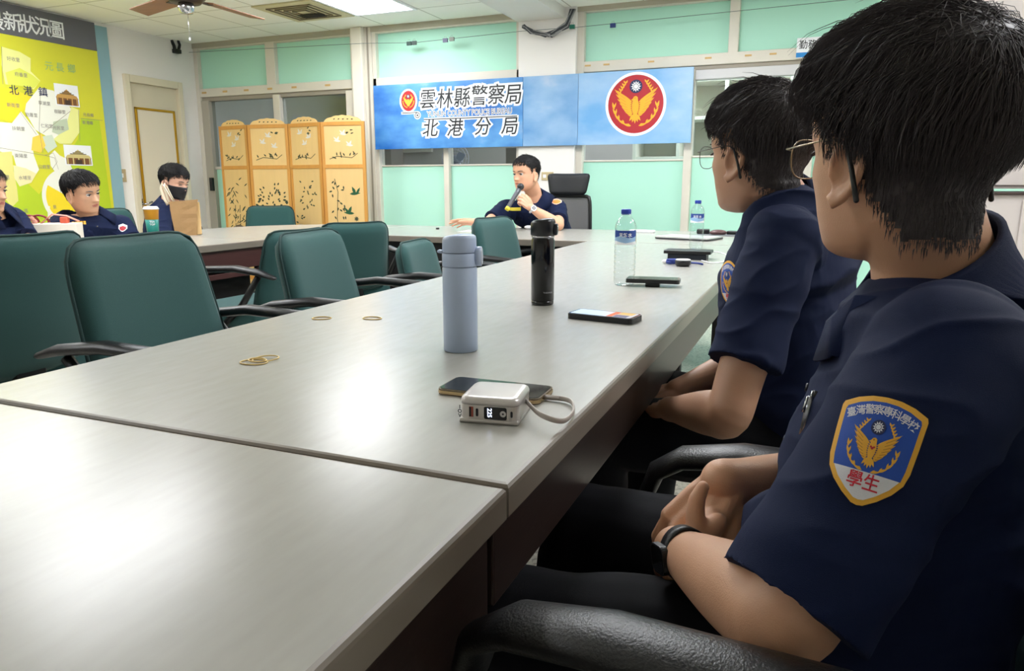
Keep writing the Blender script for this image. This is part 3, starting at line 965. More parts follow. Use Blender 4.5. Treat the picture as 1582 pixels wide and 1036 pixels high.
table('conference_table', 'long grey-topped table section beyond the seam, with the two flasks on it',
      [(TX0, .6655), (TX1, .6655), (TX1, 3.998), (TX0, 3.998)],
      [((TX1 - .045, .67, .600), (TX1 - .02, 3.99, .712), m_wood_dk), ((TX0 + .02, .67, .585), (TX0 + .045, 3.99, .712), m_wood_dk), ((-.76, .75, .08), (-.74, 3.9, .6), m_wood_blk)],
      [((-1.1, .72, 0), (-.40, .77, .712)), ((-1.1, 2.3, 0), (-.50, 2.35, .712)), ((-1.1, 3.9, 0), (-.62, 3.95, .712))])
rr_ = [(TX1 - .16 + .16 * math.cos(R(a)), 5.22 - .16 + .16 * math.sin(R(a))) for a in range(0, 91, 15)]
rr_[-1] = (TX1 - .16, 5.20)
table('conference_table', 'far pale table section in front of the speaker and the windows',
      [(-2.949, 4.0), (TX1, 4.0)] + rr_ + [(-1.3, 5.11), (-2.949, 5.08)],
      [((-2.94, 4.04, .08), (TX0, 4.06, .712), m_wood_blk), ((-2.9, 5.03, .64), (TX1 - .1, 5.05, .712), m_wood_dk)],
      [((-1.2, 4.2, 0), (-1.15, 4.95, .712)), ((-.5, 4.2, 0), (-.45, 4.95, .712))])
arc = [(-3.2 + .9 * math.cos(R(a)), 4.18 + .9 * math.sin(R(a))) for a in range(90, 181, 6)]
table('conference_table', 'rounded corner table section in front of the folding screen',
      [(-2.95, 3.401), (-2.95, 5.08)] + arc + [(-4.1, 3.401)],
      [((-3.0, 3.41, .60), (-2.975, 4.05, .712), m_wood_dk), ((-3.1, 3.45, .05), (-3.08, 4.3, .6), m_wood_blk)],
      [((-3.9, 3.6, 0), (-3.85, 4.2, .712)), ((-3.6, 4.7, 0), (-3.0, 4.75, .712))])
table('conference_table', 'left table section with the paper bag and the yellow cup on it',
      [(-4.1, .4), (-2.96, .4), (-2.96, 3.4), (-4.1, 3.4)],
      [((-3.005, .42, .60), (-2.98, 3.39, .712), mat('red_veneer', (74, 46, 44), .35, var=.3, vscale=6, stretch=(8, .6, 8))), ((-3.02, .42, .555), (-2.985, 3.39, .585), mat('red_veneer', (0, 0, 0))), ((-3.1, .45, .05), (-3.08, 3.39, .6), m_wood_blk)],
      [((-4.0, .5, 0), (-3.1, .55, .712)), ((-4.0, 2.0, 0), (-3.1, 2.05, .712)), ((-4.0, 3.3, 0), (-3.1, 3.35, .712))])

# ============================================================ CHAIRS
def pad_mesh(w0, w1, h, th, m, curve=.03, rc=.06, M=None, nx=14, nz=14):
    """upholstered slab standing in the xz plane, width w0 at the foot and w1 at the top, rounded corners, bulging faces"""
    mb = MB()
    out = []
    for side in (1, -1):
        g = []
        for i in range(nz + 1):
            for j in range(nx + 1):
                s, t = j / nx * 2 - 1, i / nz
                # squircle the grid so the corners are round
                x = s; z = t * 2 - 1
                k = rc * 4
                xx = x * math.sqrt(max(0, 1 - k * z ** 8 / 2)) if abs(z) > .3 else x
                zz = z * math.sqrt(max(0, 1 - k * x ** 8 / 2)) if abs(x) > .3 else z
                tt = (zz + 1) / 2
                wd = (w0 + (w1 - w0) * tt) / 2
                edge = (1 - abs(x) ** 6) * (1 - abs(z) ** 6)
                y = -curve * (1 - (x * x)) + side * th / 2 * max(0, edge) ** .35
                g.append(Vector((xx * wd, y, tt * h)))
        out.append(g)
    n = nx + 1
    vs = out[0] + out[1]
    o = len(out[0]); fs = []
    for i in range(nz):
        for j in range(nx):
            a, b, c, d_ = i * n + j, i * n + j + 1, (i + 1) * n + j + 1, (i + 1) * n + j
            fs.append([a, d_, c, b]); fs.append([o + a, o + b, o + c, o + d_])
    bm = bmesh.new()
    vv = [bm.verts.new(v) for v in vs]
    for f in fs:
        bm.faces.new([vv[i] for i in f])
    bmesh.ops.remove_doubles(bm, verts=list(bm.verts), dist=.0004)
    bmesh.ops.recalc_face_normals(bm, faces=list(bm.faces))
    mb.bm(bm, m, True, M)
    # the welt: outline of the pad
    ring = [out[0][j] for j in range(n)] + [out[0][i * n + nx] for i in range(1, n)] + [out[0][nz * n + j] for j in range(nx - 1, -1, -1)] + [out[0][i * n] for i in range(nz - 1, 0, -1)]
    return mb, ring
def green_chair(loc, rz, label, top=.90, w0=.48, w1=.42, tilt=13, group='green conference chairs'):
    t = thing('conference_chair', label, 'chair', (loc[0], loc[1], 0), rz, group)
    seat_z = .45
    h = top - .455
    Mb = Matrix.Translation((0, -.20, .50)) @ Matrix.Rotation(R(-tilt), 4, 'X').inverted()
    Mb = Matrix.Translation((0, -.195, .455)) @ Matrix.Rotation(R(tilt), 4, 'X')
    mb, ring = pad_mesh(w0, w1, h, .075, m_chair, .03, .09, Mb)
    bk = mb.build('backrest', t)
    MB().tube([Mb @ p for p in ring] + [Mb @ ring[0]], .0045, m_pipe, 6, cap=False).build('piping', bk)
    Ms = Matrix.Translation((0, -.22, seat_z)) @ Matrix.Rotation(R(-90), 4, 'X')
    mb = MB(); mb.box((-.25, -.23, seat_z - .05), (.25, .25, seat_z + .04), m_chair, .035, 4)
    mb.build('seat', t)
    mb = MB(); mb.box((-.05, -.26, .36), (.05, -.22, .62), m_black, .01, 3); mb.box((-.05, -.26, .36), (.05, .05, .40), m_black, .01, 3)
    mb.build('back_bracket', t)
    for s in (-1, 1):
        mb = MB()
        mb.tube([(s * .265, -.36, .655), (s * .27, -.30, .672), (s * .275, -.16, .688), (s * .275, .02, .678), (s * .27, .12, .645)], [.018, .026, .030, .028, .018], m_black, 12, flat=.55, up=(0, 0, 1), round_cap=True)
        mb.tube([(s * .27, .10, .65), (s * .265, .10, .52), (s * .25, .05, .42), (s * .16, .02, .40)], [.016, .018, .018, .016], m_black, 8)
        mb.tube([(s * .27, -.28, .655), (s * .265, -.17, .52), (s * .25, -.04, .42)], [.014, .016, .016], m_black, 8)
        mb.build('armrest', t)
    MB().lathe([(.0, .40), (.05, .40), (.05, .36), (.028, .34), (.028, .10), (.05, .08), (.05, .06), (0, .06)][::-1], m_black, 16).build('gas_column', t)
    b = MB()
    for k in range(5):
        a = 2 * PI * k / 5
        b.tube([(0, 0, .085), (.15 * math.cos(a), .15 * math.sin(a), .085), (.28 * math.cos(a), .28 * math.sin(a), .065)], [.026, .022, .014], m_black, 8)
    b.build('star_base', t)
    for k in range(5):
        a = 2 * PI * k / 5
        c = Vector((.28 * math.cos(a), .28 * math.sin(a), .027)); d_ = Vector((-math.sin(a), math.cos(a), 0)) * .018
        MB().tube([c - d_, c + d_], .027, m_black, 12).build('caster', t)
    return t
#           place, heading (the seat faces +y before turning)
green_chair((-1.39, 1.465), R(-84), 'nearest of the green chairs facing the camera across the long table', .945, .52, .46)
green_chair((-1.39, 2.22), R(-80), 'second green chair facing the camera, behind the two single rubber bands', .915, .54, .47)
green_chair((-1.41, 2.97), R(-80), 'low green chair mostly hidden behind the pale blue flask', .825)
green_chair((-1.37, 3.71), R(-98), 'green chair at the far inner end of the long table, in front of the speaker', .90)
green_chair((-2.56, 1.51), R(92), 'large green chair at the left picture edge, seen from its back', .93)
green_chair((-2.57, 2.86), R(88), 'green chair seen from its back, half hidden behind another near the rubber bands', .87)
green_chair((-2.66, 3.66), R(60), 'green chair seen from behind, facing the far table below the folding screen', .87)
green_chair((-4.60, 5.34), R(-145), 'green chair in front of the folding screen, behind the rounded table corner', .885)
green_chair((-4.72, 4.02), R(-92), 'green chair under the masked person, beside the yellow cup', .90)
green_chair((-4.70, 2.95), R(-92), 'green chair under the person in front of the map', .78)
green_chair((-4.55, 1.95), R(-90), 'green chair under the person cut by the left picture edge', .80)
CH2 = green_chair((.16, 1.62), R(95), 'green chair under the second seated officer at the long table', .86)
CH3 = None

# ============================================================ FOLDING SCREEN
def folding_screen():
    xs = [-5.60, -5.19, -4.745, -4.325, -3.88]
    t = thing('folding_screen', 'four panel wooden folding screen with cut-out plants and birds before the left window', 'screen', (-4.74, 5.85, 0))
    m_ply, m_rail = mat('screen_panel', (226, 190, 128), .55, var=.06, vscale=4, stretch=(6, 6, .6)), mat('screen_rail', (206, 146, 70), .5, var=.1, vscale=5, stretch=(8, 8, .6))
    m_cut = mat('cutout_green', (58, 66, 46), .8); m_cutw = mat('cutout_white', (222, 216, 206), .6)
    rn = random.Random(11)
    zt = 1.635
    for k in range(4):
        x0, x1 = xs[k], xs[k + 1]
        dy = (.03, -.03)[k % 2], (-.03, .03)[k % 2]
        A0, A1 = Vector((x0, 5.85 + dy[0], 0)), Vector((x1, 5.85 + dy[1], 0))
        ex = (A1 - A0); w = ex.length; ex.normalize()
        n = Vector((ex.y, -ex.x, 0))
        M4 = Matrix((ex, Vector((0, 0, 1)), n)).transposed().to_4x4(); M4.translation = A0    # local x along, y up, z to the room
        off = (-4.74, 5.85, 0)
        pm = MB(off).box((.03, .03, -.006), (w - .03, zt - .03, .006), m_ply, M=M4)
        fr = MB(off)
        for a, b in (((.004, 0), (.034, zt)), ((w - .034, 0), (w - .004, zt)), ((.03, zt - .035), (w - .03, zt)), ((.03, 1.215), (w - .03, 1.25)), ((.03, .12), (w - .03, .16)), ((.03, 0.02), (w - .03, .05))):
            fr.box((a[0], a[1], -.012), (b[0], b[1], .012), m_rail, .003, M=M4)
        # scalloped crest
        cr = []
        nn = 24
        for i in range(nn + 1):
            s = i / nn
            cr.append((.04 + (w - .08) * s, zt + .008 + .045 * math.sin(PI * s) ** .7 + .006 * abs(math.sin(5 * PI * s))))
        pm.prism([(.04, zt - .04)] + [(w - .04, zt - .04)] + cr[::-1], -.005, .005, m_ply, M4)
        A = Art()
        def lf(x, y, a, L, wd, m_=m_cut):
            A.poly(m_, leaf((x, y), (x + L * math.cos(a), y + L * math.sin(a)), wd), 1)
        def bird(x, y, s, m_, f=1):
            A.poly(m_, leaf((x - .035 * s * f, y), (x + .03 * s * f, y + .005 * s), .016 * s), 1)
            A.poly(m_, leaf((x, y), (x - .02 * s * f, y + .04 * s), .018 * s), 1)
            A.poly(m_, leaf((x + .005 * s, y), (x + .028 * s * f, y + .035 * s), .014 * s), 1)
        # crest dots
        for i in range(5):
            lf(w * (.3 + .1 * i), zt + .02, .4 - .1 * i, .022, .01)
        # upper field: birds and twigs
        for i in range(3):
            bird(.10 + (w - .2) * (.25 + .25 * i), 1.50 + .04 * (-1) ** (i + k) - .02 * i, 1.15, m_cutw, (-1) ** k)
        A.poly(m_cut, stroke([(.08, 1.30), (.16, 1.325), (w - .14, 1.31), (w - .08, 1.35)], .006), 1)
        for i in range(9):
            lf(.09 + (w - .2) * rn.random(), 1.295 + .05 * rn.random(), rn.uniform(.2, 2.8), .035, .013)
        for i in range(4):
            lf(w * .55 + .09 * rn.random(), 1.52 + .06 * rn.random(), rn.uniform(-.4, .8), .035, .012)
        # lower field
        if k == 0:      # bamboo
            for bx in (.12, .19):
                for s in range(7):
                    A.poly(m_cut, stroke([(bx + .01 * s * .6, .25 + .09 * s), (bx + .012 + .01 * s * .6, .325 + .09 * s)], .009), 1)
            for i in range(46):
                y = rn.uniform(.62, 1.12); x = .08 + (w - .17) * rn.random()
                lf(x, y, rn.choice((-.9, -2.2, -.5, -2.6, .5)), .055, .012)
        elif k == 1:    # blossoming bush
            A.poly(m_cut, stroke([(.20, .30), (.21, .5), (.19, .72)], .01), 1)
            for i in range(70):
                a = rn.uniform(0, 2 * PI); r_ = math.sqrt(rn.random())
                x, y = .5 * w + r_ * math.cos(a) * (w * .36), .86 + r_ * math.sin(a) * .24
                A.poly(m_cut, leaf((x, y), (x + .03 * math.cos(a), y + .03 * math.sin(a)), .016), 1)
                if i % 4 == 0: A.poly(m_cut, circ(.011, 8, x + .02, y - .01), 1)
            for i in range(14):
                lf(w * .5 + rn.uniform(-.1, .1), .40 + rn.uniform(0, .2), rn.uniform(.4, 2.7), .05, .016)
        elif k == 2:    # orchids
            for i in range(22):
                a = rn.uniform(.7, 2.5); L = rn.uniform(.25, .55); x0_ = .5 * w + rn.uniform(-.05, .05)
                pts = [(x0_ + L * math.cos(a) * q * (1 + .3 * q), .30 + L * math.sin(a) * q * (1 - .18 * q)) for q in (0, .33, .66, 1)]
                A.poly(m_cut, stroke(pts, (.009, .009, .006, .001)), 1)
            for i in range(22):
                x, y = w * rn.uniform(.3, .75), rn.uniform(.82, 1.1)
                lf(x, y, rn.uniform(0, 6), .032, .014)
            for i in range(10):
                lf(w * .22 + rn.uniform(-.03, .05), rn.uniform(.45, .85), rn.uniform(0, 6), .036, .016)
        else:           # chrysanthemums with two dark birds
            A.poly(m_cut, stroke([(.14, .28), (.17, .5), (.13, .75), (.15, 1.0), (.12, 1.12)], .006), 1)
            for i in range(34):
                y = rn.uniform(.35, 1.1); x = .08 + .14 * rn.random() + (.16 if y < .62 else 0) * rn.random()
                lf(x, y, rn.uniform(0, 6), .036, .015)
            for x, y in ((.32, .42), (.34, .52), (.27, .47), (.33, .75), (.31, .66), (.22, .36)):
                for q in range(7):
                    a = 2 * PI * q / 7; lf(x, y, a, .026, .012)
                A.poly(m_cut, circ(.011, 8, x, y), 2)
            bird(.33, .98, 1.7, mat('cut_bird', (30, 84, 52), .7), 1); bird(.25, .80, 1.7, mat('cut_bird', (0, 0, 0)), -1)
        to3 = lambda x, y, z, M4=M4: (M4 @ Vector((x, y, .0066 + z))) - Vector(off)
        ply = A.build('panel', to3, t, mb=pm)
        fr.build('frame', ply)
folding_screen()

# ============================================================ THINGS ON THE TABLES
def flask_blue():
    p = at_z(712, 540)
    t = thing('thermos_flask', 'pale blue matte thermos flask with a flip lid on the long table', 'flask', (p.x, p.y, TZ), R(18))
    m1, m2 = mat('flask_blue', (172, 188, 212), .38, bump=.04, bscale=900), mat('flask_lid_blue', (176, 192, 218), .3)
    r = .0327
    MB().lathe([(0, .001), (r - .002, .0), (r, .002), (r, .158), (r - .001, .1595), (r - .001, .161), (r, .1615)], m1, 48).build('body', t)
    MB().lathe([(r - .0005, .1618), (r, .163), (r, .185), (r - .001, .1865)], m2, 48).build('collar', t)
    for z_ in (.1612, .1868):
        MB().lathe([(r - .0009, z_ - .0003), (r - .0004, z_), (r - .0004, z_ + .0005), (r - .0009, z_ + .0008)], mat('flask_seam', (84, 96, 122), .5), 48).build('seam', t)
    # slanted lid
    vs, fs = [], []
    n = 48
    prof = [(r - .0018, 0), (r - .0006, .04), (r - .0008, .80), (r - .002, .95), (r - .0045, 1.0), (r * .5, 1.01), (0, 1.01)]
    for i in range(n):
        a = 2 * PI * i / n
        for q, (rr, s) in enumerate(prof):
            x = rr * math.cos(a)
            vs.append((x, rr * math.sin(a), .1872 + s * (.0328 - .0035 * (x / r) ** 2 + .002 * x / r)))
    k = len(prof)
    for i in range(n):
        for q in range(k - 1):
            fs.append([i * k + q, ((i + 1) % n) * k + q, ((i + 1) % n) * k + q + 1, i * k + q + 1])
    lid = MB().add(vs, fs, m2, True).build('lid', t)
    mb = MB()
    mb.tube([(r - .004, 0, .18), (r + .009, 0, .18)], .0135, m2, 24, flat=1.35, up=(0, 0, 1))
    mb.build('latch_button', lid)
    mb = MB()
    mb.tube([(r + .0085, .010 * math.cos(a), .18 + .0145 * math.sin(a)) for a in np.linspace(0, 2 * PI, 25)], .0022, mat('latch_ring', (196, 202, 214), .25), 8, cap=False)
    mb.build('latch_ring', lid)
    MB().tube([(-r + .002, -.008, .188), (-r - .006, -.005, .189), (-r - .006, .005, .189), (-r + .002, .008, .188)], .003, m2, 8).build('hinge', lid)
flask_blue()
def flask_black():
    p = at_z(838, 470)
    t = thing('thermos_flask', 'glossy black thermos flask standing behind the black phone', 'flask', (p.x, p.y, TZ), R(10))
    m1 = mat('flask_black', (9, 10, 13), .14); m2 = mat('flask_lid_black', (22, 24, 28), .28)
    r = .0305
    MB().lathe([(0, .001), (r - .003, 0), (r - .001, .003), (r - .001, .011), (r - .002, .0115), (r - .002, .0125), (r, .013), (r, .17), (r - .002, .174), (r - .002, .177)], m1, 44).build('body', t)
    tag(MB().lathe([(r - .001, .1772), (r - .0005, .1785), (r - .0005, .1805), (r - .001, .1815)], m_chrome, 44).build('steel_ring', t), 'thin steel ring')
    vs, fs = [], []
    n = 44; r2 = .0325
    prof = [(r2 - .002, 0), (r2, .06), (r2, .80), (r2 - .002, .95), (r2 - .007, 1.0), (0, 1.0)]
    for i in range(n):
        a = 2 * PI * i / n
        for rr, s in prof:
            x = rr * math.cos(a)
            vs.append((x, rr * math.sin(a), .182 + s * (.043 + .004 * x / r2 - .003 * (x / r2) ** 2)))
    k = len(prof)
    for i in range(n):
        for q in range(k - 1):
            fs.append([i * k + q, ((i + 1) % n) * k + q, ((i + 1) % n) * k + q + 1, i * k + q + 1])
    lid = MB().add(vs, fs, m2, True).build('lid', t)
    MB().box((r2 - .004, -.012, .183), (r2 + .006, .012, .213), m2, .004, 3).build('latch', lid)
    tag(MB().box((r2 + .0055, -.004, .188), (r2 + .0072, .004, .206), m_chrome, .001).build('latch_plate', lid), 'chrome latch plate')
    A = Art(); A.text(mat('flask_print', (150, 150, 155), .4), 'THERMOS', .006, 0, 0, 0)
    aa = math.atan2(-p.y, -p.x) - R(10) + .5
    A.build('maker_mark', lambda x, y, z: Vector(((r + .0003) * math.cos(aa + x / r), (r + .0003) * math.sin(aa + x / r), .035 + y)), t, fine=.004)
flask_black()

def bottle(px_, py_, label, rz):
    p = at_z(px_, py_)
    t = thing('water_bottle', label, 'bottle', (p.x, p.y, TZ), rz, 'clear water bottles')
    m_pet = glass_mat('clear_plastic', (246, 249, 250), .75)
    prof = [(0, .004), (.020, .003), (.027, .0), (.031, .004), (.033, .012)]
    z = .02
    while z < .118:
        prof += [(.0335, z), (.0335, z + .007), (.031, z + .010), (.0335, z + .013)]
        z += .0165
    prof += [(.0335, .125), (.0322, .128), (.0322, .172), (.0335, .175), (.0335, .182), (.030, .195), (.022, .208), (.015, .215), (.0130, .218), (.0130, .222)]
    MB().lathe(prof, m_pet, 36).build('bottle_body', t)
    MB().lathe([(.0128, .2235), (.0155, .2195), (.0155, .2215), (.0128, .2235)], m_pet, 24).build('neck_ring', t)
    mb = MB()
    mb.lathe([(.0148, .2225), (.0150, .2235), (.0150, .2355), (.0135, .2375), (0, .2375)], mat('cap_blue', (22, 60, 164), .35), 28)
    for k in range(28):
        a = 2 * PI * k / 28
        mb.box((.0145, -.0006, .224), (.0155, .0006, .2355), mat('cap_blue', (0, 0, 0)), M=Matrix.Rotation(a, 4, 'Z'))
    mb.build('cap', t)
    m_l1, m_l2 = mat('label_blue', (28, 66, 150), .35), mat('label_sky', (150, 186, 222), .35)
    A = Art()
    rr = .0327
    w_ = PI * .70 * rr
    for sgn, m_ in ((0, m_l1),):
        A.poly(m_l1, [(-w_, .150), (w_, .150), (w_, .1725), (-w_, .1725)], 0)
        A.poly(m_l2, [(-w_, .129), (w_, .129), (w_, .150), (w_ * .6, .156), (w_ * .2, .148), (-w_ * .2, .157), (-w_ * .6, .149), (-w_, .152)], 1)
        A.poly(m_white, [(-w_, .129), (w_, .129), (w_, .134), (w_ * .5, .140), (0, .134), (-w_ * .5, .141), (-w_, .135)], 2)
    A.text(m_white, '天然水', .014, 0, .158, 3, bold=.02)
    A.poly(mat('label_gold', (196, 160, 60), .4), leaf((w_ * .62, .132), (w_ * .68, .168), .010), 3)
    aa = math.atan2(-p.y, -p.x) - rz
    A.build('label', lambda x, y, z: Vector(((rr + z * .5) * math.cos(aa + x / rr), (rr + z * .5) * math.sin(aa + x / rr), y)), t, fine=.006)
    return t
bottle(964, 440, 'nearer clear water bottle with a blue cap, beside the phone on a grip', 0)
bottle(1075, 384, 'farther clear water bottle with a blue cap, in front of the laptop', 1.0)

def phone(corner_px, label, cat='phone', th=.0085, case=None, screen=None, rim=None, art=None, lift=0.0, name='smartphone', lens=None, wlen=None):
    a, b, c, d_ = [at_z(*q) for q in corner_px]           # near left, far left, far right, near right
    cx = (a + b + c + d_) / 4
    ex = ((d_ - a) + (c - b)).normalized()
    L = ((d_ - a).length + (c - b).length) / 2; Wd = wlen or .076
    if lens: L = lens
    t = thing(name, label, cat, (cx.x, cx.y, TZ + lift), math.atan2(ex.y, ex.x))
    MB().prism(rrect(L, Wd, .011), 0, th, case or m_black).build('case', t)
    MB().prism(rrect(L - .004, Wd - .004, .0095), th - .0005, th + .0006, screen or m_blackgl).build('screen', t)
    if art:
        art(t, L, Wd, th + .0008)
    return t
m_screen = mat('phone_screen', (14, 16, 18), .05, spec=.8)
def scr1(t, L, Wd, z):
    mb = MB()
    mb.prism(rrect(L + .0015, Wd + .0015, .0115), .002, .0068, mat('gold_rim', (196, 170, 128), .25, .9))
    tag(mb.build('metal_rim', t), 'gold metal rim')
    mb = MB()
    for s in (-1, 1): mb.box((L * .12 * s - .008, -Wd / 2 - .0012, .0035), (L * .12 * s + .008, -Wd / 2 - .0005, .006), m_chrome)
    mb.build('side_button', t)
PH1 = phone([(676, 612), (707, 587), (856, 602), (829, 630)], 'black screened phone with a gold rim lying behind the power bank', th=.0092, screen=m_screen, art=scr1, case=mat('clear_case', (120, 106, 88), .2), lens=.163)
def scr2(t, L, Wd, z):
    A = Art()
    A.poly(mat('screen_pale', (206, 214, 224), .1, emit=(206, 214, 224), estr=.25), rrect(L - .012, Wd - .012, .006), 0)
    A.poly(mat('screen_orange', (220, 110, 60), .1, emit=(220, 110, 60), estr=.25), [(L * .10, -Wd * .40), (L * .19, -Wd * .40), (L * .19, Wd * .40), (L * .10, Wd * .40)], 1)
    A.poly(mat('screen_cream', (226, 190, 120), .1, emit=(226, 190, 120), estr=.25), [(L * .20, 0), (L * .42, 0), (L * .42, Wd * .40), (L * .20, Wd * .40)], 1)
    A.poly(mat('screen_slate', (110, 120, 150), .1, emit=(110, 120, 150), estr=.2), [(L * .20, -Wd * .4), (L * .40, -Wd * .4), (L * .40, -Wd * .05), (L * .20, -Wd * .05)], 1)
    A.build('picture', lambda x, y, zz: Vector((x, y, z + zz)), t)
phone([(875, 497), (899, 480), (988, 490), (976, 506)], 'black cased phone with a lit coloured screen, in front of the black flask', th=.013, screen=m_blackgl, art=scr2, lens=.163)
def scr3(t, L, Wd, z):
    MB().box((-.022, -.03, -.0119), (.022, .012, .0), m_black, .003).build('grip', t)
phone([(965, 446), (972, 434), (1051, 437), (1049, 449)], 'black phone lying raised on a grip, beside the nearer water bottle', th=.012, screen=m_screen, art=scr3, lift=.012, lens=.165, wlen=.078)
p = at_z(212, 365)
t = thing('smartphone', 'dark phone lying flat on the left table beside the yellow cup', 'phone', (p.x, p.y, TZ), R(60))
MB().prism(rrect(.17, .08, .011), 0, .012, m_black).build('case', t)
MB().prism(rrect(.165, .075, .01), .0115, .0126, m_screen).build('screen', t)

def power_bank():
    a, b, c = at_z(706, 656), at_z(800, 663), at_z(822, 626)
    cx = (a + c) / 2
    ex = (b - a).normalized()
    rz = math.atan2(ex.y, ex.x)
    L, Wd, Hh = .081, .085, .036
    t = thing('power_bank', 'silver power bank with a lit number display standing in front of the gold rimmed phone', 'power bank', (cx.x, cx.y, TZ), rz)
    m1, m2 = mat('silver_shell', (196, 190, 185), .3, .5), mat('silver_top', (206, 200, 196), .28, .3)
    bm = bmesh.new()
    mb = MB()
    mb.box((-L / 2, -Wd / 2, .0), (L / 2, Wd / 2, .006), m1, .0028, 3)
    mb.prism(rrect(L - .0015, Wd - .0015, .012), .002, Hh - .009, m1)
    for z in (.004, Hh - .0105):
        mb.prism(rrect(L - .001, Wd - .001, .012), z, z + .0006, mat('seam_grey', (90, 88, 88), .5))
    mb.build('shell', t)
    mb = MB()
    prof = [(0, .0), (0, .004), (.0015, .0075), (.005, .0095), (.010, .0098)]
    base = rrect(L, Wd, .013, 6)
    vs, fs = [], []
    k = len(base)
    for d_, z in prof:
        vs += [(x, y, Hh - .0098 + z) for x, y in inset(base, d_)]
    for q in range(len(prof) - 1):
        for i in range(k):
            j = (i + 1) % k
            fs.append([q * k + i, q * k + j, (q + 1) * k + j, (q + 1) * k + i])
    fs.append([(len(prof) - 1) * k + i for i in range(k)])
    fs.append([i for i in range(k)][::-1])
    mb.add(vs, fs, m2, True)
    mb.build('top_cover', t)
    A = Art()
    yf = -Wd / 2 - .0002 + .0008
    zc = .0155
    A.poly(mat('port_red', (150, 70, 50), .4), [(-.0265, zc - .0065), (-.0205, zc - .0065), (-.0205, zc + .0075), (-.0265, zc + .0075)], 0)
    A.poly(m_ink, [(-.0262, zc - .006), (-.0235, zc - .006), (-.0235, zc + .007), (-.0262, zc + .007)], 1)
    A.poly(m_ink, rrect(.0035, .011, .0016, 3, -.0155, zc), 0)
    A.poly(m_blackgl, rrect(.031, .017, .0022, 3, .0095, zc), 0)
    m_led = mat('led_digits', (220, 228, 255), .4, emit=(214, 226, 255), estr=3.0)
    A.text(m_led, '225', .0085, .0015, zc + .0005, 2, rot=R(-90), bold=.01)
    A.poly(mat('button_silver', (200, 196, 192), .3, .4), circ(.0042, 20, .0200, zc), 2)
    A.poly(m_ink, circ(.0014, 12, .0200, zc), 3)
    A.poly(m_ink, rrect(.0030, .0085, .0014, 3, .0315, zc), 0)
    for i, s in enumerate((.006, .0, -.006)):
        A.text(m_ink, 'VOI'[i], .007, -.0392, zc - s, 0, bold=.03)
    A.build('port_panel', lambda x, y, z: Vector((x, yf - z * .5 - .0004, y)), t)
    # flat cable from the side of the power bank to the phone
    M4 = Matrix.Translation((cx.x, cx.y, TZ)) @ Matrix.Rotation(rz, 4, 'Z')
    s0 = M4 @ Vector((L / 2 - .001, .012, .019))
    e0 = M4 @ Vector((L / 2 + .004, .06, .0))
    q1 = at(820, 635, 0) if False else None
    pts = [at_z(812, 640, TZ + .022), at_z(835, 640, TZ + .018), at_z(868, 650, TZ + .010), at_z(885, 637, TZ + .006), at_z(884, 622, TZ + .006), at_z(872, 616, TZ + .0055), at_z(842, 613, TZ + .005)]
    pts[0] = s0
    # smooth the run
    def cr(P, n=8):
        out = []
        for i in range(len(P) - 1):
            p0, p1, p2, p3 = P[max(0, i - 1)], P[i], P[i + 1], P[min(len(P) - 1, i + 2)]
            for k in range(n):
                s = k / n
                out.append(.5 * ((2 * p1) + (p2 - p0) * s + (2 * p0 - 5 * p1 + 4 * p2 - p3) * s * s + (3 * p1 - p0 - 3 * p2 + p3) * s ** 3))
        out.append(P[-1])
        return out
    cab = thing('charging_cable', 'short flat grey cable looping from the power bank to the gold rimmed phone', 'cable', (s0.x, s0.y, TZ))
    P = [q - Vector((s0.x, s0.y, TZ)) for q in cr(pts)]
    MB().tube(P, .0019, mat('cable_taupe', (176, 166, 158), .5), 10, flat=2.0, up=(0, 0, 1)).build('cord', cab)
    MB().tube([P[-1] + (P[-4] - P[-1]).normalized() * .022, P[-1]], .0042, mat('cable_taupe', (0, 0, 0)), 12, flat=.7, up=(0, 0, 1)).build('plug', cab)
    return cr
smooth_path = power_bank()

# rubber bands
def band(c, rx, ry, rot, label, h=0.0, seed=1):
    rn = random.Random(seed)
    t = None
    pts = []
    for a in np.linspace(0, 2 * PI, 41)[:-1]:
        k = 1 + .05 * math.sin(2 * a + seed) + .03 * math.sin(3 * a + seed * 2)
        x, y = rx * k * math.cos(a), ry * k * math.sin(a)
        pts.append((x * math.cos(rot) - y * math.sin(rot), x * math.sin(rot) + y * math.cos(rot), .0014 + h * (.5 + .5 * math.sin(a + seed))))
    pts.append(pts[0])
    o = MB().tube(pts, .0014, mat('rubber_tan', (206, 178, 112), .5), 8, flat=.9, cap=False).build('rubber_band', None, (c.x, c.y, TZ))
    return tag(o, label, 'rubber band', 'tan rubber bands on the long table')
band(at_z(497, 492), .021, .019, .3, 'single tan rubber band on the long table, left of the pair lying apart', 0, 1)
band(at_z(575, 492), .024, .017, .1, 'single tan rubber band on the long table, right of the pair lying apart', 0, 4)
band(at_z(393, 560), .0235, .021, .2, 'tan rubber band at the left of the overlapping heap near the chairs', 0, 2)
band(at_z(398, 558), .016, .014, .8, 'smallest tan rubber band in the middle of the overlapping heap', .003, 5)
band(at_z(410, 556), .022, .019, .5, 'tan rubber band at the right of the overlapping heap', .003, 7)

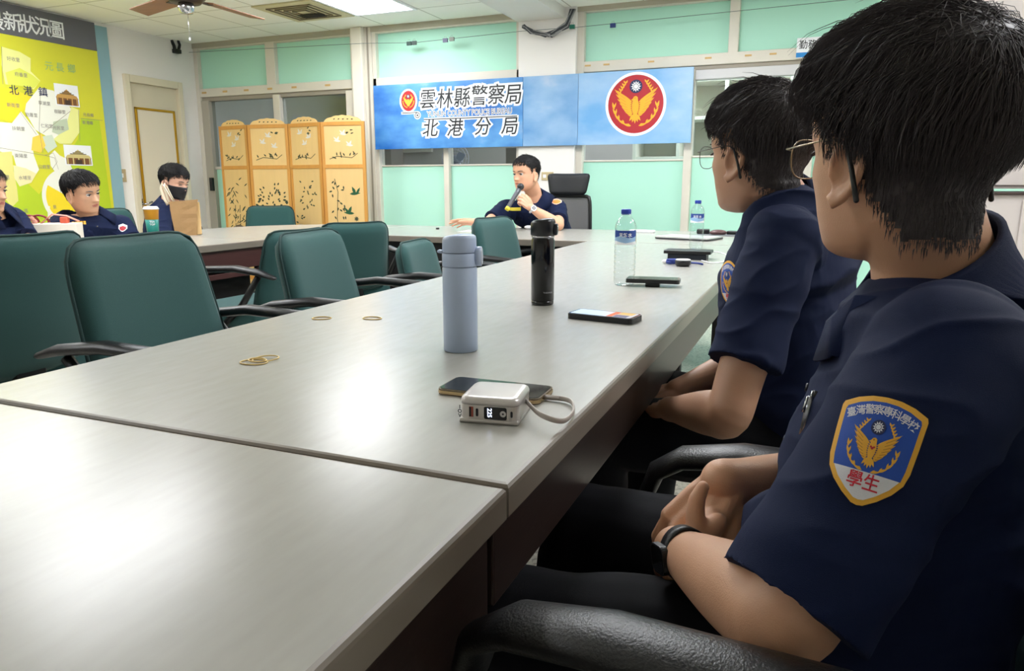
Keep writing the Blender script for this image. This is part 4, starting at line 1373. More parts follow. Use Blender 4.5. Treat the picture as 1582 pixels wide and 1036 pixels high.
# dark box with its lid, round tin, blue cord
a, b = at_z(1036, 401), at_z(1087, 400)
c = (a + b) / 2
t = thing('device_box', 'black flat device on a dark stand box, in front of the farther water bottle', 'box', (c.x, c.y + .03, TZ), R(2))
MB().box((-.082, -.05, 0), (.08, .05, .024), mat('box_navy', (22, 30, 44), .5), .003).build('stand_box', t)
MB().box((-.098, -.06, .0245), (.098, .06, .038), m_black, .003).build('device', t)
c = at_z(1055, 411)
t = thing('round_tin', 'small black round pot with a white lid next to the device box', 'pot', (c.x, c.y, TZ))
MB().lathe([(0, 0), (.022, 0), (.030, .006), (.031, .022), (.029, .024), (0, .024)], mat('tin_black', (24, 24, 28), .3), 28).build('pot', t)
tag(MB().lathe([(.0285, .0238), (.0285, .0265), (.026, .0275), (0, .0275)], m_white, 28).build('lid', t), 'white lid')
c = at_z(1038, 408)
t = thing('cord_bundle', 'small blue cord bundle beside the round black pot', 'cord', (c.x, c.y, TZ))
mb = MB()
rn = random.Random(2)
for k in range(4):
    mb.tube([(.018 * math.cos(a) + rn.uniform(-.004, .004), .02 * math.sin(a), .006 + .004 * k) for a in np.linspace(0, 2 * PI, 14)], .004, mat('cord_blue', (30, 52, 132), .6), 7)
mb.tube([(.02, .01, .006), (.06, .03, .006), (.10, .02, .006), (.12, .0, .005)], .004, mat('cord_blue', (0, 0, 0)), 7)
mb.build('cord', t)
tag(MB().ell((-.028, .0, .010), (.012, .01, .009), mat('cord_white', (230, 230, 230), .5)).build('tip', t), 'white end')
pts = [at_z(1094, 389, TZ + .02), at_z(1112, 390, TZ + .006), at_z(1124, 395, TZ + .004), at_z(1120, 403, TZ + .004), at_z(1100, 406, TZ + .004), at_z(1084, 402, TZ + .004)]
o3 = Vector((pts[0].x, pts[0].y, TZ))
o = MB(o3).tube(smooth_path(pts), .0022, m_white, 7).build('white_cable', None, o3)
tag(o, 'thin white cable looping right of the device box', 'cable')
# laptop
a, b, c_ = at_z(1022, 370), at_z(1084, 377), at_z(1099, 375)
c = at_z(1062, 370)
t = thing('laptop', 'closed pale laptop lying behind the farther water bottle', 'laptop', (c.x, c.y + .05, TZ), R(-16))
MB().prism(rrect(.33, .23, .012), .003, .010, mat('laptop_dark', (70, 70, 74), .4, .3)).build('base', t)
MB().prism(rrect(.33, .23, .012), .0105, .017, mat('laptop_silver', (208, 208, 206), .35, .3)).build('lid', t)
c = at_z(1115, 363)
t = thing('mouse_pad', 'grey mat at the far end of the long table behind the laptop', 'mat', (c.x, c.y, TZ), R(4))
MB().prism(rrect(.30, .22, .02), 0, .004, mat('mat_grey', (110, 112, 116), .7)).build('mat', t)
t = thing('computer_mouse', 'brown mouse on the grey mat beside the farther bottle', 'mouse', (c.x - .02, c.y - .02, TZ + .004), R(20))
mb = MB(); mb.ell((0, 0, .013), (.055, .032, .019), mat('mouse_brown', (92, 66, 66), .3)); mb.build('shell', t)
t = thing('key_pouch', 'dark pouch with a yellow tag on the grey mat', 'pouch', (c.x + .08, c.y + .03, TZ + .004), R(-10))
MB().box((-.05, -.025, 0), (.05, .03, .022), m_black, .008, 3).build('pouch', t)
tag(MB().box((.045, -.012, .004), (.075, .012, .026), mat('tag_yellow', (214, 216, 60), .5), .005, 3).build('tag', t), 'yellow tag')
t = thing('case', 'black case lying behind the farther water bottle', 'case', (c.x - .12, c.y + .03, TZ + .004), R(5))
MB().box((-.04, -.03, 0), (.04, .03, .03), m_black, .008, 3).build('shell', t)
c = at_z(992, 359)
t = thing('white_remote', 'white stick shaped remote lying on the far table', 'remote', (c.x, c.y, TZ), R(-6))
MB().box((-.085, -.018, 0), (.085, .018, .018), m_white, .006, 3).build('body', t)
c = at_z(676, 354)
o = MB().lathe([(0, 0), (.012, 0), (.012, .012), (0, .012)], m_black, 14).build('bottle_cap', None, (c.x, c.y, TZ))
tag(o, 'tiny dark cap lying on the far table', 'cap')
c = at_z(740, 357)
o = MB((c.x, c.y, TZ)).box((c.x - .13, c.y - .1, TZ + .0002), (c.x + .13, c.y + .1, TZ + .0012), m_white).build('paper', None, (c.x, c.y, TZ))
tag(o, 'white paper sheet under the reaching hand of the speaker', 'paper')
c = at_z(817, 354)
o = MB().ell((0, 0, .014), (.035, .025, .014), m_white).build('tissue', None, (c.x, c.y, TZ))
tag(o, 'crumpled white tissue in front of the speaker', 'tissue')

# cup, paper bag, gift bag
p = at_z(237, 363)
t = thing('paper_cup', 'tall paper cup, yellow above and teal below, beside the paper bag', 'cup', (p.x, p.y, TZ))
MB().lathe([(0, .002), (.032, 0), (.0335, .002), (.0395, .098)], mat('cup_teal', (24, 128, 118), .45), 28).build('lower_wall', t)
MB().lathe([(.0395, .0985), (.044, .160), (.0445, .1605)], mat('cup_yellow', (240, 172, 44), .45), 28).build('upper_wall', t)
tag(MB().lathe([(.0445, .160), (.0475, .162), (.0475, .167), (.044, .170), (.040, .178), (.034, .180), (0, .181)], m_white, 28).build('lid', t), 'white lid')
A = Art(); A.text(m_white, 'TEA', .016, 0, .085, 0, bold=.02); A.text(m_white, 'TOP', .016, 0, .068, 0, bold=.02)
aa = math.atan2(-p.y, -p.x)
A.build('cup_print', lambda x, y, z: Vector(((.0345 + (y) * .055 + .001) * math.cos(aa + x / .037), (.0345 + y * .055 + .001) * math.sin(aa + x / .037), y)), t, fine=.006)
def paper_bag():
    p = at_z(288, 363)
    t = thing('paper_bag', 'open brown paper bag standing on the left table in front of the masked person', 'bag', (p.x, p.y, TZ), R(44))
    m_k, m_k2 = mat('kraft_paper', (168, 132, 88), .75, bump=.5, bscale=40, var=.12, vscale=14), mat('kraft_inside', (214, 178, 124), .75)
    w0, w1, d0, d1, h = .062, .082, .035, .045, .215
    vs, fs = [], []
    rn = random.Random(4)
    nz, ring = 8, []
    prof = lambda s: [(-1, -1), (-.33, -1.03), (.33, -.97), (1, -1), (1.04 - .25 * s * (1 - s) * 4, 0), (1, 1), (.33, 1), (-.33, 1), (-1, 1), (-1.02 + .25 * s * (1 - s) * 4, 0)]
    for i in range(nz + 1):
        s = i / nz
        for x, y in prof(s):
            vs.append((x * (w0 + (w1 - w0) * s) + rn.uniform(-.002, .002), y * (d0 + (d1 - d0) * s) + rn.uniform(-.002, .002), h * s + (.006 * x if i == nz else 0)))
    k = 10
    for i in range(nz):
        for j in range(k):
            q = (j + 1) % k
            fs.append([i * k + j, i * k + q, (i + 1) * k + q, (i + 1) * k + j])
    fs.append(list(range(k))[::-1])
    o = MB().add(vs, fs, m_k, False).build('bag_wall', t)
    sd = o.modifiers.new('thickness', 'SOLIDIFY'); sd.thickness = .0012
    MB().box((w0 * 1.02, -.03, .003), (w1 * 1.12, .05, .205), m_k2, .004).build('side_flap', t)
    m_h = mat('bag_handle', (226, 214, 190), .6)
    for s, xo in ((-1, -.03), (1, -.012)):
        MB().tube([(-.045 + xo * .3, s * .02, .20), (-.062 + xo * .5, s * .015, .25), (-.078 + xo * .7, s * .012, .30), (-.088 + xo * .8, s * .008, .318), (-.092 + xo, s * .006, .29), (-.075 + xo, s * .006, .22), (-.06 + xo, s * .012, .19)], .008, m_h, 8, flat=.5).build('handle', t)
paper_bag()
def gift_bag():
    p = at_z(92, 372)
    t = thing('gift_box', 'white box with dark red flower shaped ribbons behind the large green chair', 'box', (p.x, p.y, TZ), R(40))
    MB().box((-.11, -.075, 0), (.11, .075, .10), mat('gift_white', (236, 228, 214), .6), .004).build('box', t)
    m_r, m_p = mat('ribbon_red', (134, 40, 42), .6), mat('ribbon_pink', (226, 160, 142), .6)
    MB().box((-.17, -.07, 0), (-.112, .06, .09), m_r, .006).build('red_side', t)
    mb = MB()
    for k in range(2):
        mb.tube([(-.14 + .05 * math.cos(a) + .05 * k, .0, .105 + .04 * math.sin(a) + .0 * k) for a in np.linspace(0, PI, 12)], .014, m_r, 8, flat=.4)
    mb.build('ribbon_bow', t)
    mb = MB()
    for k in range(5):
        a = 2 * PI * k / 5
        mb.ell((-.12 + .018 * math.cos(a), -.03, .11 + .018 * math.sin(a)), (.014, .006, .014), m_p)
    mb.tube([(-.08, 0, .10), (-.02, 0, .15), (.05, 0, .14), (.11, 0, .11)], .016, m_p, 8, flat=.3)
    mb.build('pink_ribbon', t)
    mb = MB(); mb.box((.02, -.03, .10), (.06, .02, .135), mat('ribbon_orange', (206, 92, 66), .6), .006); mb.build('orange_tie', t)
gift_bag()

# white steel cabinet and drawer unit at the far right
cab = thing('cabinet', 'white steel cabinet with a drawer unit below, behind the nearest officer at the right edge', 'cabinet', (1.12, 3.80, 0))
o3 = Vector((1.12, 3.80, 0))
m_cab = mat('cabinet_white', (214, 206, 202), .5)
lo = at(1508, 300, 3.55)
MB().box((-.62, .0, .70), (.75, .45, 1.02), m_cab, .004).build('upper_body', cab)
dr = MB().box((-.30, -.012, .715), (.06, -.001, 1.0), m_cab, .004).build('door', cab)
MB().box((-.28, -.02, .86), (-.26, -.012, .95), m_white, .003).build('handle', dr)
MB().tube([(-.1, -.018, .80), (-.1, -.010, .80)], .006, m_black, 10).build('lock', dr)
MB().box((.065, -.012, .715), (.74, -.001, 1.0), m_cab, .004).build('door', cab)
MB().box((-.62, .01, 0), (.75, .45, .69), mat('cabinet_cream', (206, 200, 186), .5), .004).build('lower_body', cab)
for k in range(4):
    q = MB().box((-.30, -.005, .55 - .15 * k), (.06, .009, .68 - .15 * k), mat('cabinet_cream', (0, 0, 0)), .003).build('drawer', cab)
    MB().box((-.16, -.008, .60 - .15 * k), (-.08, -.004, .65 - .15 * k), m_white, .001).build('label_holder', q)
    MB().box((-.10, -.012, .61 - .15 * k), (-.09, -.007, .64 - .15 * k), m_black, .001).build('knob', q)
MB().box((-.62, .06, 1.045), (.75, .45, 1.85), mat('cabinet_white', (0, 0, 0)), .004).build('tall_body', cab)
for x_ in (-.60, .07):
    MB().box((x_, .048, 1.06), (x_ + .66, .059, 1.83), mat('cabinet_white', (0, 0, 0)), .003).build('tall_door', cab)
MB().box((-.63, -.02, 1.021), (.76, .46, 1.032), mat('cabinet_top', (70, 56, 52), .5), .003).build('top_board', cab)
# ============================================================ PEOPLE
def lerp(a, b, t): return a + (b - a) * t
def evaluated(o, name, mats, parent, loc):
    dg = bpy.context.evaluated_depsgraph_get()
    me = bpy.data.meshes.new_from_object(o.evaluated_get(dg))
    old = o.data
    bpy.data.objects.remove(o); bpy.data.meshes.remove(old)
    me.name = name
    me.materials.clear()
    for mm in mats: me.materials.append(mm)
    me.polygons.foreach_set('use_smooth', [True] * len(me.polygons))
    me.polygons.foreach_set('material_index', [0] * len(me.polygons))
    r = bpy.data.objects.new(name, me)
    COL.objects.link(r)
    if parent is not None: r.parent = parent
    return r
def grow(mb, name, voxel, smooth, mats, parent=None, warp=None):
    """melt the overlapping shapes of a builder into one continuous skin"""
    o = mb.build(name)
    rm = o.modifiers.new('melt', 'REMESH'); rm.mode = 'VOXEL'; rm.voxel_size = voxel; rm.adaptivity = 0
    if smooth:
        s = o.modifiers.new('smooth', 'SMOOTH'); s.factor = .5; s.iterations = smooth
    r = evaluated(o, name, mats, parent, None)
    if warp:
        vs_ = [(v.co.copy(), v.normal.copy()) for v in r.data.vertices]
        co_ = [c for p_, n_ in vs_ for c in warp(p_, n_)]
        r.data.vertices.foreach_set('co', co_)
        r.data.update()
    return r
def bvh_of(objs, off):
    vs, fs = [], []
    for o in objs:
        b = len(vs)
        vs += [v.co + off for v in o.data.vertices]
        fs += [[b + i for i in p.vertices] for p in o.data.polygons]
    return BVHTree.FromPolygons(vs, fs)

_Z = np.array([-.50, -.485, -.46, -.42, -.36, -.28, -.20, -.10, .0, .06, .15, .28, .36, .42, .46, .485, .5])
_F = np.array([.20, .285, .325, .342, .340, .348, .352, .352, .346, .362, .372, .345, .292, .225, .150, .075, .0]) 
_B = np.array([.10, .02, -.06, -.14, -.22, -.30, -.36, -.405, -.43, -.442, -.448, -.425, -.37, -.30, -.22, -.13, -.04])
_Wd = np.array([.04, .11, .155, .20, .240, .272, .292, .312, .322, .330, .337, .318, .275, .215, .150, .085, .02])
def head_pt(a, z, jaw=1.0, bumps=True, nape=False):
    yf, yb, w = np.interp(z, _Z, _F), np.interp(z, _Z, _B), np.interp(z, _Z, _Wd)
    if z < -.1: w = w * (1 + (jaw - 1) * min(1, (-.1 - z) / .2))
    if nape and z < -.18 and math.sin(a) < .15:      # the scalp runs down into the back of the neck
        k_ = min(1, (-.18 - z) / .08)
        yb = min(yb, lerp(yb, -.372, k_)); w = max(w, lerp(w, .272, k_))
    c = -.04 if z > -.2 else -.04 + .10 * min(1, (-.2 - z) / .3)
    ca, sa = math.cos(a), math.sin(a)
    x = w * math.copysign(abs(ca) ** .86, ca)
    y = c + (yf - c) * sa ** .80 if sa >= 0 else c + (c - yb) * -(abs(sa) ** .88)
    if bumps and sa > 0:
        g = lambda u, v, su, sv: math.exp(-((x - u) / su) ** 2 - ((z - v) / sv) ** 2)
        nz = 0
        if z > -.155: nz = max(0, (.04 - z) / .195) ** 1.2 * .105 if z < .04 else 0
        else: nz = .105 * max(0, 1 - ((-.155 - z) / .038) ** 2) if z > -.193 else 0
        wn = .040 + .030 * max(0, min(1, (.04 - z) / .2))
        y += nz * math.exp(-(x / wn) ** 2)
        for s in (-1, 1):
            y += .028 * math.exp(-((x - s * .055) / .03) ** 2 - ((z + .155) / .03) ** 2)
            y -= .036 * g(s * .140, .0, .085, .042)
            y += .014 * g(s * .14, .072, .11, .03)
            y += .016 * g(s * .20, -.10, .09, .07)
            y += .014 * g(s * .14, -.005, .06, .022)
        y += .020 * g(0, -.250, .095, .022) + .022 * g(0, -.292, .085, .022) - .012 * g(0, -.271, .11, .008)
        y -= .012 * g(0, -.335, .09, .02)
        y += .022 * g(0, -.43, .10, .05)
    return x, y, z
def head_shell(mb, Mh, m, jaw=1.0, bumps=True, na=96, nape=False):
    zs = sorted(set(list(np.linspace(-.5, -.45, 8)) + list(np.linspace(-.45, .12, 64)) + list(np.linspace(.12, .5, 34)) + [.495]))
    vs, fs = [], []
    for z in zs:
        for i in range(na):
            vs.append(head_pt(2 * PI * i / na, z, jaw, bumps, nape))
    for q in range(len(zs) - 1):
        for i in range(na):
            j = (i + 1) % na
            fs.append([q * na + i, q * na + j, (q + 1) * na + j, (q + 1) * na + i])
    fs.append([i for i in range(na)][::-1]); fs.append([(len(zs) - 1) * na + i for i in range(na)])
    mb.add(vs, fs, m, True, Mh)
def ear(mb, Mh, m, s):
    """one ear: bowl, helix rim, tragus and lobe; s = -1 is the left side"""
    B = Matrix.Translation((s * .322, -.055, -.105)) @ Matrix.Rotation(s * R(-26), 4, 'Z') @ Matrix.Rotation(R(10), 4, 'X')
    T = Mh @ B
    rim = [(0, .055, -.01), (0, .060, .05), (0, .045, .10), (0, .0, .132), (0, -.055, .118), (0, -.088, .065), (0, -.085, .0), (0, -.06, -.055), (0, -.025, -.10), (0, .012, -.128), (0, .035, -.105)]
    rim = [(s * (.018 + .045 * max(0, -p[1] / .09)), p[1], p[2]) for p in rim]
    mb.tube([T @ Vector(p) for p in rim], [v * H_(Mh) for v in (.012, .017, .020, .021, .020, .019, .018, .019, .024, .028, .018)], m, 10, round_cap=True)
    n = len(rim)
    c = Vector((s * .006, -.01, 0))
    vs = [T @ Vector(p) for p in rim] + [T @ (Vector(p) + Vector((-s * .03, 0, 0))) for p in rim] + [T @ c, T @ (c + Vector((-s * .05, 0, 0)))]
    fs = []
    for i in range(n):
        j = (i + 1) % n
        fs += [[i, j, 2 * n], [n + j, n + i, 2 * n + 1], [j, i, n + i, n + j]]
    mb.add(vs, fs, m, True)
    mb.tube([T @ Vector((s * .024, -.055, .085)), T @ Vector((s * .030, -.058, .03)), T @ Vector((s * .028, -.04, -.03)), T @ Vector((s * .022, .0, -.065))], [v * H_(Mh) for v in (.012, .015, .014, .012)], m, 8, round_cap=True)
    mb.ell(T @ Vector((s * .012, .045, -.01)), Vector((.022, .016, .03)) * H_(Mh), m)
    mb.ell(T @ Vector((s * .022, .018, -.112)), Vector((.018, .026, .030)) * H_(Mh), m)
def H_(Mh): return Mh.col[2].to_3d().length
def head_matrix(c, face, H, pitch=0, roll=0):
    return Matrix.Translation(c) @ Matrix.Rotation(math.atan2(-face[0], face[1]), 4, 'Z') @ Matrix.Rotation(R(pitch), 4, 'X') @ Matrix.Rotation(R(roll), 4, 'Y') @ Matrix.Scale(H, 4)

def hand(mb, wrist, d, back, side, m, curl=(30, 32, 36, 40), thumb=(35, 20), size=1.0, spread=5.0, bend=None):
    """palm with five fingers; d points along the hand, back is the normal of its back, side +1 left, -1 right"""
    y = Vector(d).normalized(); z = Vector(back); z = (z - y * z.dot(y)).normalized(); x = y.cross(z)
    M4 = Matrix((x, y, z)).transposed().to_4x4(); M4.translation = Vector(wrist)
    k = size
    P = lambda a, b, c: M4 @ Vector((a * k * side, b * k, c * k))
    base = [(.028, .092), (.008, .096), (-.012, .091), (-.030, .081)]
    lens = [(.042, .026, .021), (.046, .030, .022), (.043, .028, .021), (.034, .021, .019)]
    rad = [(.0095, .0085, .0078, .0066), (.0098, .0088, .008, .0068), (.0094, .0084, .0076, .0064), (.0084, .0074, .0068, .0058)]
    wx = [.012, .004, -.006, -.014]
    for i in range(4):
        bx, by = base[i]
        mb.tube([P(wx[i], -.005, 0), P(bx * .75, by * .5, .003), P(bx, by, .0)], [.0135 * k, .013 * k, .0108 * k], m, 10, round_cap=True)
    mb.ell(P(-.001, .050, -.006), (.036 * k, .045 * k, .0125 * k), m, rot=M4.to_3x3())
    mb.ell(P(.021, .036, -.010), (.016 * k, .030 * k, .014 * k), m, rot=M4.to_3x3() @ Matrix.Rotation(side * R(-18), 3, 'Z'))
    tips = []
    for i in range(4):
        bx, by = base[i]
        az = R(spread * (1.5 - i)) * -1
        c = curl[i]; cs = c if hasattr(c, '__len__') else (c, c * 1.15, c * .75)
        p = Vector((bx, by, 0)); a = 0; pts = [p.copy()]
        for L, q in zip(lens[i], cs):
            a += R(q)
            dirv = Vector((-math.sin(az) * math.cos(a), math.cos(az) * math.cos(a), -math.sin(a)))
            p = p + dirv * L; pts.append(p.copy())
        mb.tube([P(*q) for q in pts], [r_ * k for r_ in rad[i]], m, 10, round_cap=True)
        tips.append(P(*pts[-1]))
    a1, a2 = R(thumb[0]), R(thumb[1])
    p = Vector((.018, .020, -.006)); pts = [p.copy()]
    tz = (-.25, -.35, -.40) if len(thumb) < 3 else thumb[2]
    d1 = Vector((math.sin(a1), math.cos(a1), tz[0])).normalized()
    d2 = Vector((math.sin(a1 - a2), math.cos(a1 - a2), tz[1])).normalized()
    d3 = Vector((math.sin(a1 - 1.8 * a2), math.cos(a1 - 1.8 * a2), tz[2])).normalized()
    tl = thumb[3] if len(thumb) > 3 else 1.0
    for q, L in ((d1, .044), (d2, .033), (d3, .026)):
        p = p + q * (L * tl); pts.append(p.copy())
    mb.tube([P(*q) for q in pts], [.0145 * k, .0118 * k, .0104 * k, .0080 * k], m, 10, round_cap=True)
    return M4, tips

def spline(P, Q, n=5):
    out, ro = [], []
    for i in range(len(P) - 1):
        p0, p1, p2, p3 = P[max(0, i - 1)], P[i], P[i + 1], P[min(len(P) - 1, i + 2)]
        r0, r1, r2, r3 = Q[max(0, i - 1)], Q[i], Q[i + 1], Q[min(len(P) - 1, i + 2)]
        for k in range(n):
            s = k / n
            out.append(.5 * ((2 * p1) + (p2 - p0) * s + (2 * p0 - 5 * p1 + 4 * p2 - p3) * s * s + (3 * p1 - p0 - 3 * p2 + p3) * s ** 3))
            ro.append(.5 * ((2 * r1) + (r2 - r0) * s + (2 * r0 - 5 * r1 + 4 * r2 - r3) * s * s + (3 * r1 - r0 - 3 * r2 + r3) * s ** 3))
    return out + [P[-1]], ro + [Q[-1]]
def arm(mb, sh, el, wr, m, k=1.0):
    sh, el, wr = Vector(sh), Vector(el), Vector(wr)
    f = lambda a, b, t: a.lerp(b, t)
    P, Q = spline([sh, f(sh, el, .4), f(sh, el, .8), el, f(el, wr, .2), f(el, wr, .45), f(el, wr, .75), f(el, wr, .93), wr + (wr - el).normalized() * .012],
            [v * k for v in (.048, .048, .043, .041, .0445, .041, .033, .0275, .0265)])
    mb.tube(P, Q, m, 32, round_cap=True)
def leg(mb, hip, kn, an, m, k=1.0):
    hip, kn, an = Vector(hip), Vector(kn), Vector(an)
    mb.tube([hip, hip.lerp(kn, .5), kn, kn.lerp(an, .3), an], [v * k for v in (.085, .072, .056, .055, .038)], m, 14, round_cap=True)
def torso(mb, secs, lat_lo, lat_hi, m, grow_=0.0, n=48, p=.85):
    """secs: (centre, half width, half depth) from the hips up; lateral axis blends from lat_lo to lat_hi"""
    C = [Vector(s[0]) for s in secs]
    K = len(C)
    vs, fs = [], []
    for i, (c, w, d) in enumerate(secs):
        up = (C[min(i + 1, K - 1)] - C[max(0, i - 1)]).normalized()
        lat = Vector(lat_lo).lerp(Vector(lat_hi), i / (K - 1))
        lat = (lat - up * lat.dot(up)).normalized()
        fw = up.cross(lat)
        for j in range(n):
            a = 2 * PI * j / n
            ca, sa = math.cos(a), math.sin(a)
            vs.append(C[i] + lat * (math.copysign(abs(ca) ** p, ca) * (w + grow_)) + fw * (math.copysign(abs(sa) ** p, sa) * (d + grow_)))
    for i in range(K - 1):
        for j in range(n):
            q = (j + 1) % n
            fs.append([i * n + j, i * n + q, (i + 1) * n + q, (i + 1) * n + j])
    fs.append([j for j in range(n)][::-1]); fs.append([(K - 1) * n + j for j in range(n)])
    mb.add(vs, fs, m, True)

def hair(name, Mh, jaw, parent, off, n, rad, style, m=m_hair, seed=1):
    """a cap over the scalp plus combed strands; style gives hairline, lift and length (head units)"""
    H = H_(Mh)
    sk = MB(); head_shell(sk, Matrix.Identity(4), m, jaw, bumps=False, na=64, nape=True)
    verts = sk.v
    bv = BVHTree.FromPolygons(verts, sk.f)
    rn = random.Random(seed)
    faces = []
    for f in sk.f:
        if len(f) != 4: continue
        c = (verts[f[0]] + verts[f[1]] + verts[f[2]] + verts[f[3]]) / 4
        if style['in'](c): faces.append((f, c))
    mb = MB(off)
    # cap: closed shell just over the scalp
    used = {}
    vs, fs = [], []
    for f, c in faces:
        if not style['in'](c - Vector((0, 0, .05))): continue
        q = []
        for i in f:
            if i not in used:
                used[i] = len(vs)
                v = verts[i]
                loc, nrm, ix, ds = bv.find_nearest(v)
                nn = (v - Vector((0, -.05, .0))).normalized()
                lift = style['cap'](v)
                vs.append(v + nn * lift)
            q.append(used[i])
        fs.append(q)
    mb.add(vs, fs, m, True, Mh)
    ar = [((verts[f[1]] - verts[f[0]]).cross(verts[f[3]] - verts[f[0]])).length for f, c in faces]
    picks = rn.choices(range(len(faces)), ar, k=n)
    V, F = [], []
    wh = Vector(style.get('whorl', (0.03, -.26, .44)))
    for pk in picks:
        f, c = faces[pk]
        u_, v_ = rn.random(), rn.random()
        p = (verts[f[0]] * (1 - u_) + verts[f[1]] * u_) * (1 - v_) + (verts[f[3]] * (1 - u_) + verts[f[2]] * u_) * v_
        loc, nrm, ix, ds = bv.find_nearest(p)
        t = p - wh
        q_ = 2.2 if t.length < .2 else 1.0
        t += Vector((rn.gauss(0, .05 * q_), rn.gauss(0, .05 * q_), rn.gauss(0, .03)))
        t += style['comb'](p)
        t = t - nrm * t.dot(nrm)
        if t.length < 1e-5: t = nrm.orthogonal()
        t.normalize()
        L = style['len'](p) * rn.uniform(.65, 1.2); hm = style['lift'](p) * rn.uniform(.80, 1.05)
        q = p.copy(); pts = []
        cap0 = style['cap'](p) * .96
        droop = style.get('droop', .35)
        K = 6
        wild = rn.random() < style.get('wild', .03)
        for s in range(K):
            s_ = s / (K - 1)
            hgt = cap0 + (hm - cap0) * min(1, s_ * 1.7) - (hm * .45 * max(0, s_ - .6) if not wild else -hm * .6 * s_)
            loc, nrm, ix, ds = bv.find_nearest(q)
            pos = loc + nrm * hgt
            out = (q - loc).dot(nrm)
            if out > hgt:
                pos = q; t = (t + Vector((0, -.1, -.8))).normalized()
            pts.append(pos)
            t = t - nrm * t.dot(nrm) * .9
            t = t + Vector((0, 0, -droop)) * s_
            t.normalize()
            q = (loc if out < hgt else q) + t * (L / (K - 1))
        a, b = pts[0], pts[-1]
        up = nrm
        base = len(V)
        for s, pos in enumerate(pts):
            d_ = (pts[min(s + 1, K - 1)] - pts[max(0, s - 1)])
            d_ = d_.normalized() if d_.length > 1e-9 else Vector((0, 0, -1))
            e1 = d_.cross(up)
            e1 = e1.normalized() if e1.length > 1e-6 else d_.orthogonal().normalized()
            e2 = d_.cross(e1)
            r_ = rad / H * (1 - .85 * (s / (K - 1)) ** 1.5)
            for k in range(3):
                aa = 2 * PI * k / 3
                V.append(Mh @ (pos + e1 * (math.cos(aa) * r_) + e2 * (math.sin(aa) * r_)))
        for s in range(K - 1):
            for k in range(3):
                j = (k + 1) % 3
                F.append([base + s * 3 + k, base + s * 3 + j, base + (s + 1) * 3 + j, base + (s + 1) * 3 + k])
    mb.add(V, F, m, True)
    return mb.build(name, parent)

def sstep(a, b, x):
    t = max(0, min(1, (x - a) / (b - a))); return t * t * (3 - 2 * t)
def hairline(v, front=.27, nape=-.30, side=-.03):
    """True where hair grows"""
    x, y, z = v
    if y > .10:   lim = lerp(.10, front, sstep(.10, .30, y)) if y < .30 else front
    elif y > .03: lim = lerp(side, .10, sstep(.03, .12, y))
    elif y > -.09: lim = lerp(.10, side, sstep(-.02, .03, y)) if y > -.02 else .10
    else:         lim = lerp(.09, nape, max(0, min(1, (-.07 - y) / .21)) ** .6)
    return z > lim
def style_short(front=.28, puff=.05, nape=-.28, top=.17, fringe=0.0, wild=.03, whorl=(.03, -.26, .44)):
    def inside(v): return hairline(v, front + .02 * noise.noise(Vector(v) * 14), nape + .03 * noise.noise(Vector(v) * 18))
    def side(v):                         # 0 on the short sides in front of and above the ears, 1 on the crown and back
        fr = sstep(.02, .16, v.z) if v.y > -.06 else lerp(sstep(.02, .16, v.z), 1.0, sstep(.06, .22, -v.y))
        return fr
    def cap(v):
        return .010 + puff * .80 * sstep(-.14, .33, v.z) * side(v) * (1 - .72 * sstep(.02, .30, v.y))
    def lift(v): return .014 + (.006 + puff) * sstep(-.16, .33, v.z) * side(v) * (1 - .72 * sstep(.02, .30, v.y))
    def ln(v): return lerp(.03, lerp(.04, top, sstep(-.15, .30, v.z)) * (lerp(.2, 1, sstep(.14, .42, v.z)) if v.y > -.06 else 1), side(v)) + fringe * sstep(.1, .3, v.y) * sstep(.1, .3, v.z)
    def comb(v): return Vector((0, .10, 0)) if v.z > .2 else Vector((0, -.06 * (v.y < .1), -.2))
    return {'in': inside, 'cap': cap, 'lift': lift, 'len': ln, 'comb': comb, 'wild': wild, 'whorl': whorl}

def eyes(parent, Mh, off, closed=False):
    H = H_(Mh)
    for s in (-1, 1):
        if not closed:
            c = Mh @ Vector((s * .138, .278, .0))
            mb = MB(off); mb.ell(c, Vector((.055, .055, .055)) * H, m_eyew)
            ir = Mh @ Vector((s * .138, .325, -.002))
            mb.ell(ir, Vector((.026, .012, .026)) * H, m_iris, rot=Mh.to_3x3().normalized())
            mb.build('eye', parent)
        lid = [Mh @ Vector((s * (.138 + q * .066), .338 - .022 * q * q * (1 if True else 0) + .004, (.014 if not closed else -.004) - .014 * q * q)) for q in (-1, -.5, 0, .5, 1)]
        MB(off).tube(lid, [.002 * H / .24, .0028, .003, .0028, .0015], m_hair, 6).build('eyelid', parent)
        br = [Mh @ Vector((s * (.06 + .16 * q), .374 - .05 * q * q - .01 * q, .075 + .02 * math.sin(2.4 * q))) for q in (0, .25, .5, .75, 1)]
        MB(off).tube(br, [.0032, .0044, .0042, .0032, .0014], m_hair, 8, flat=.6).build('eyebrow', parent)
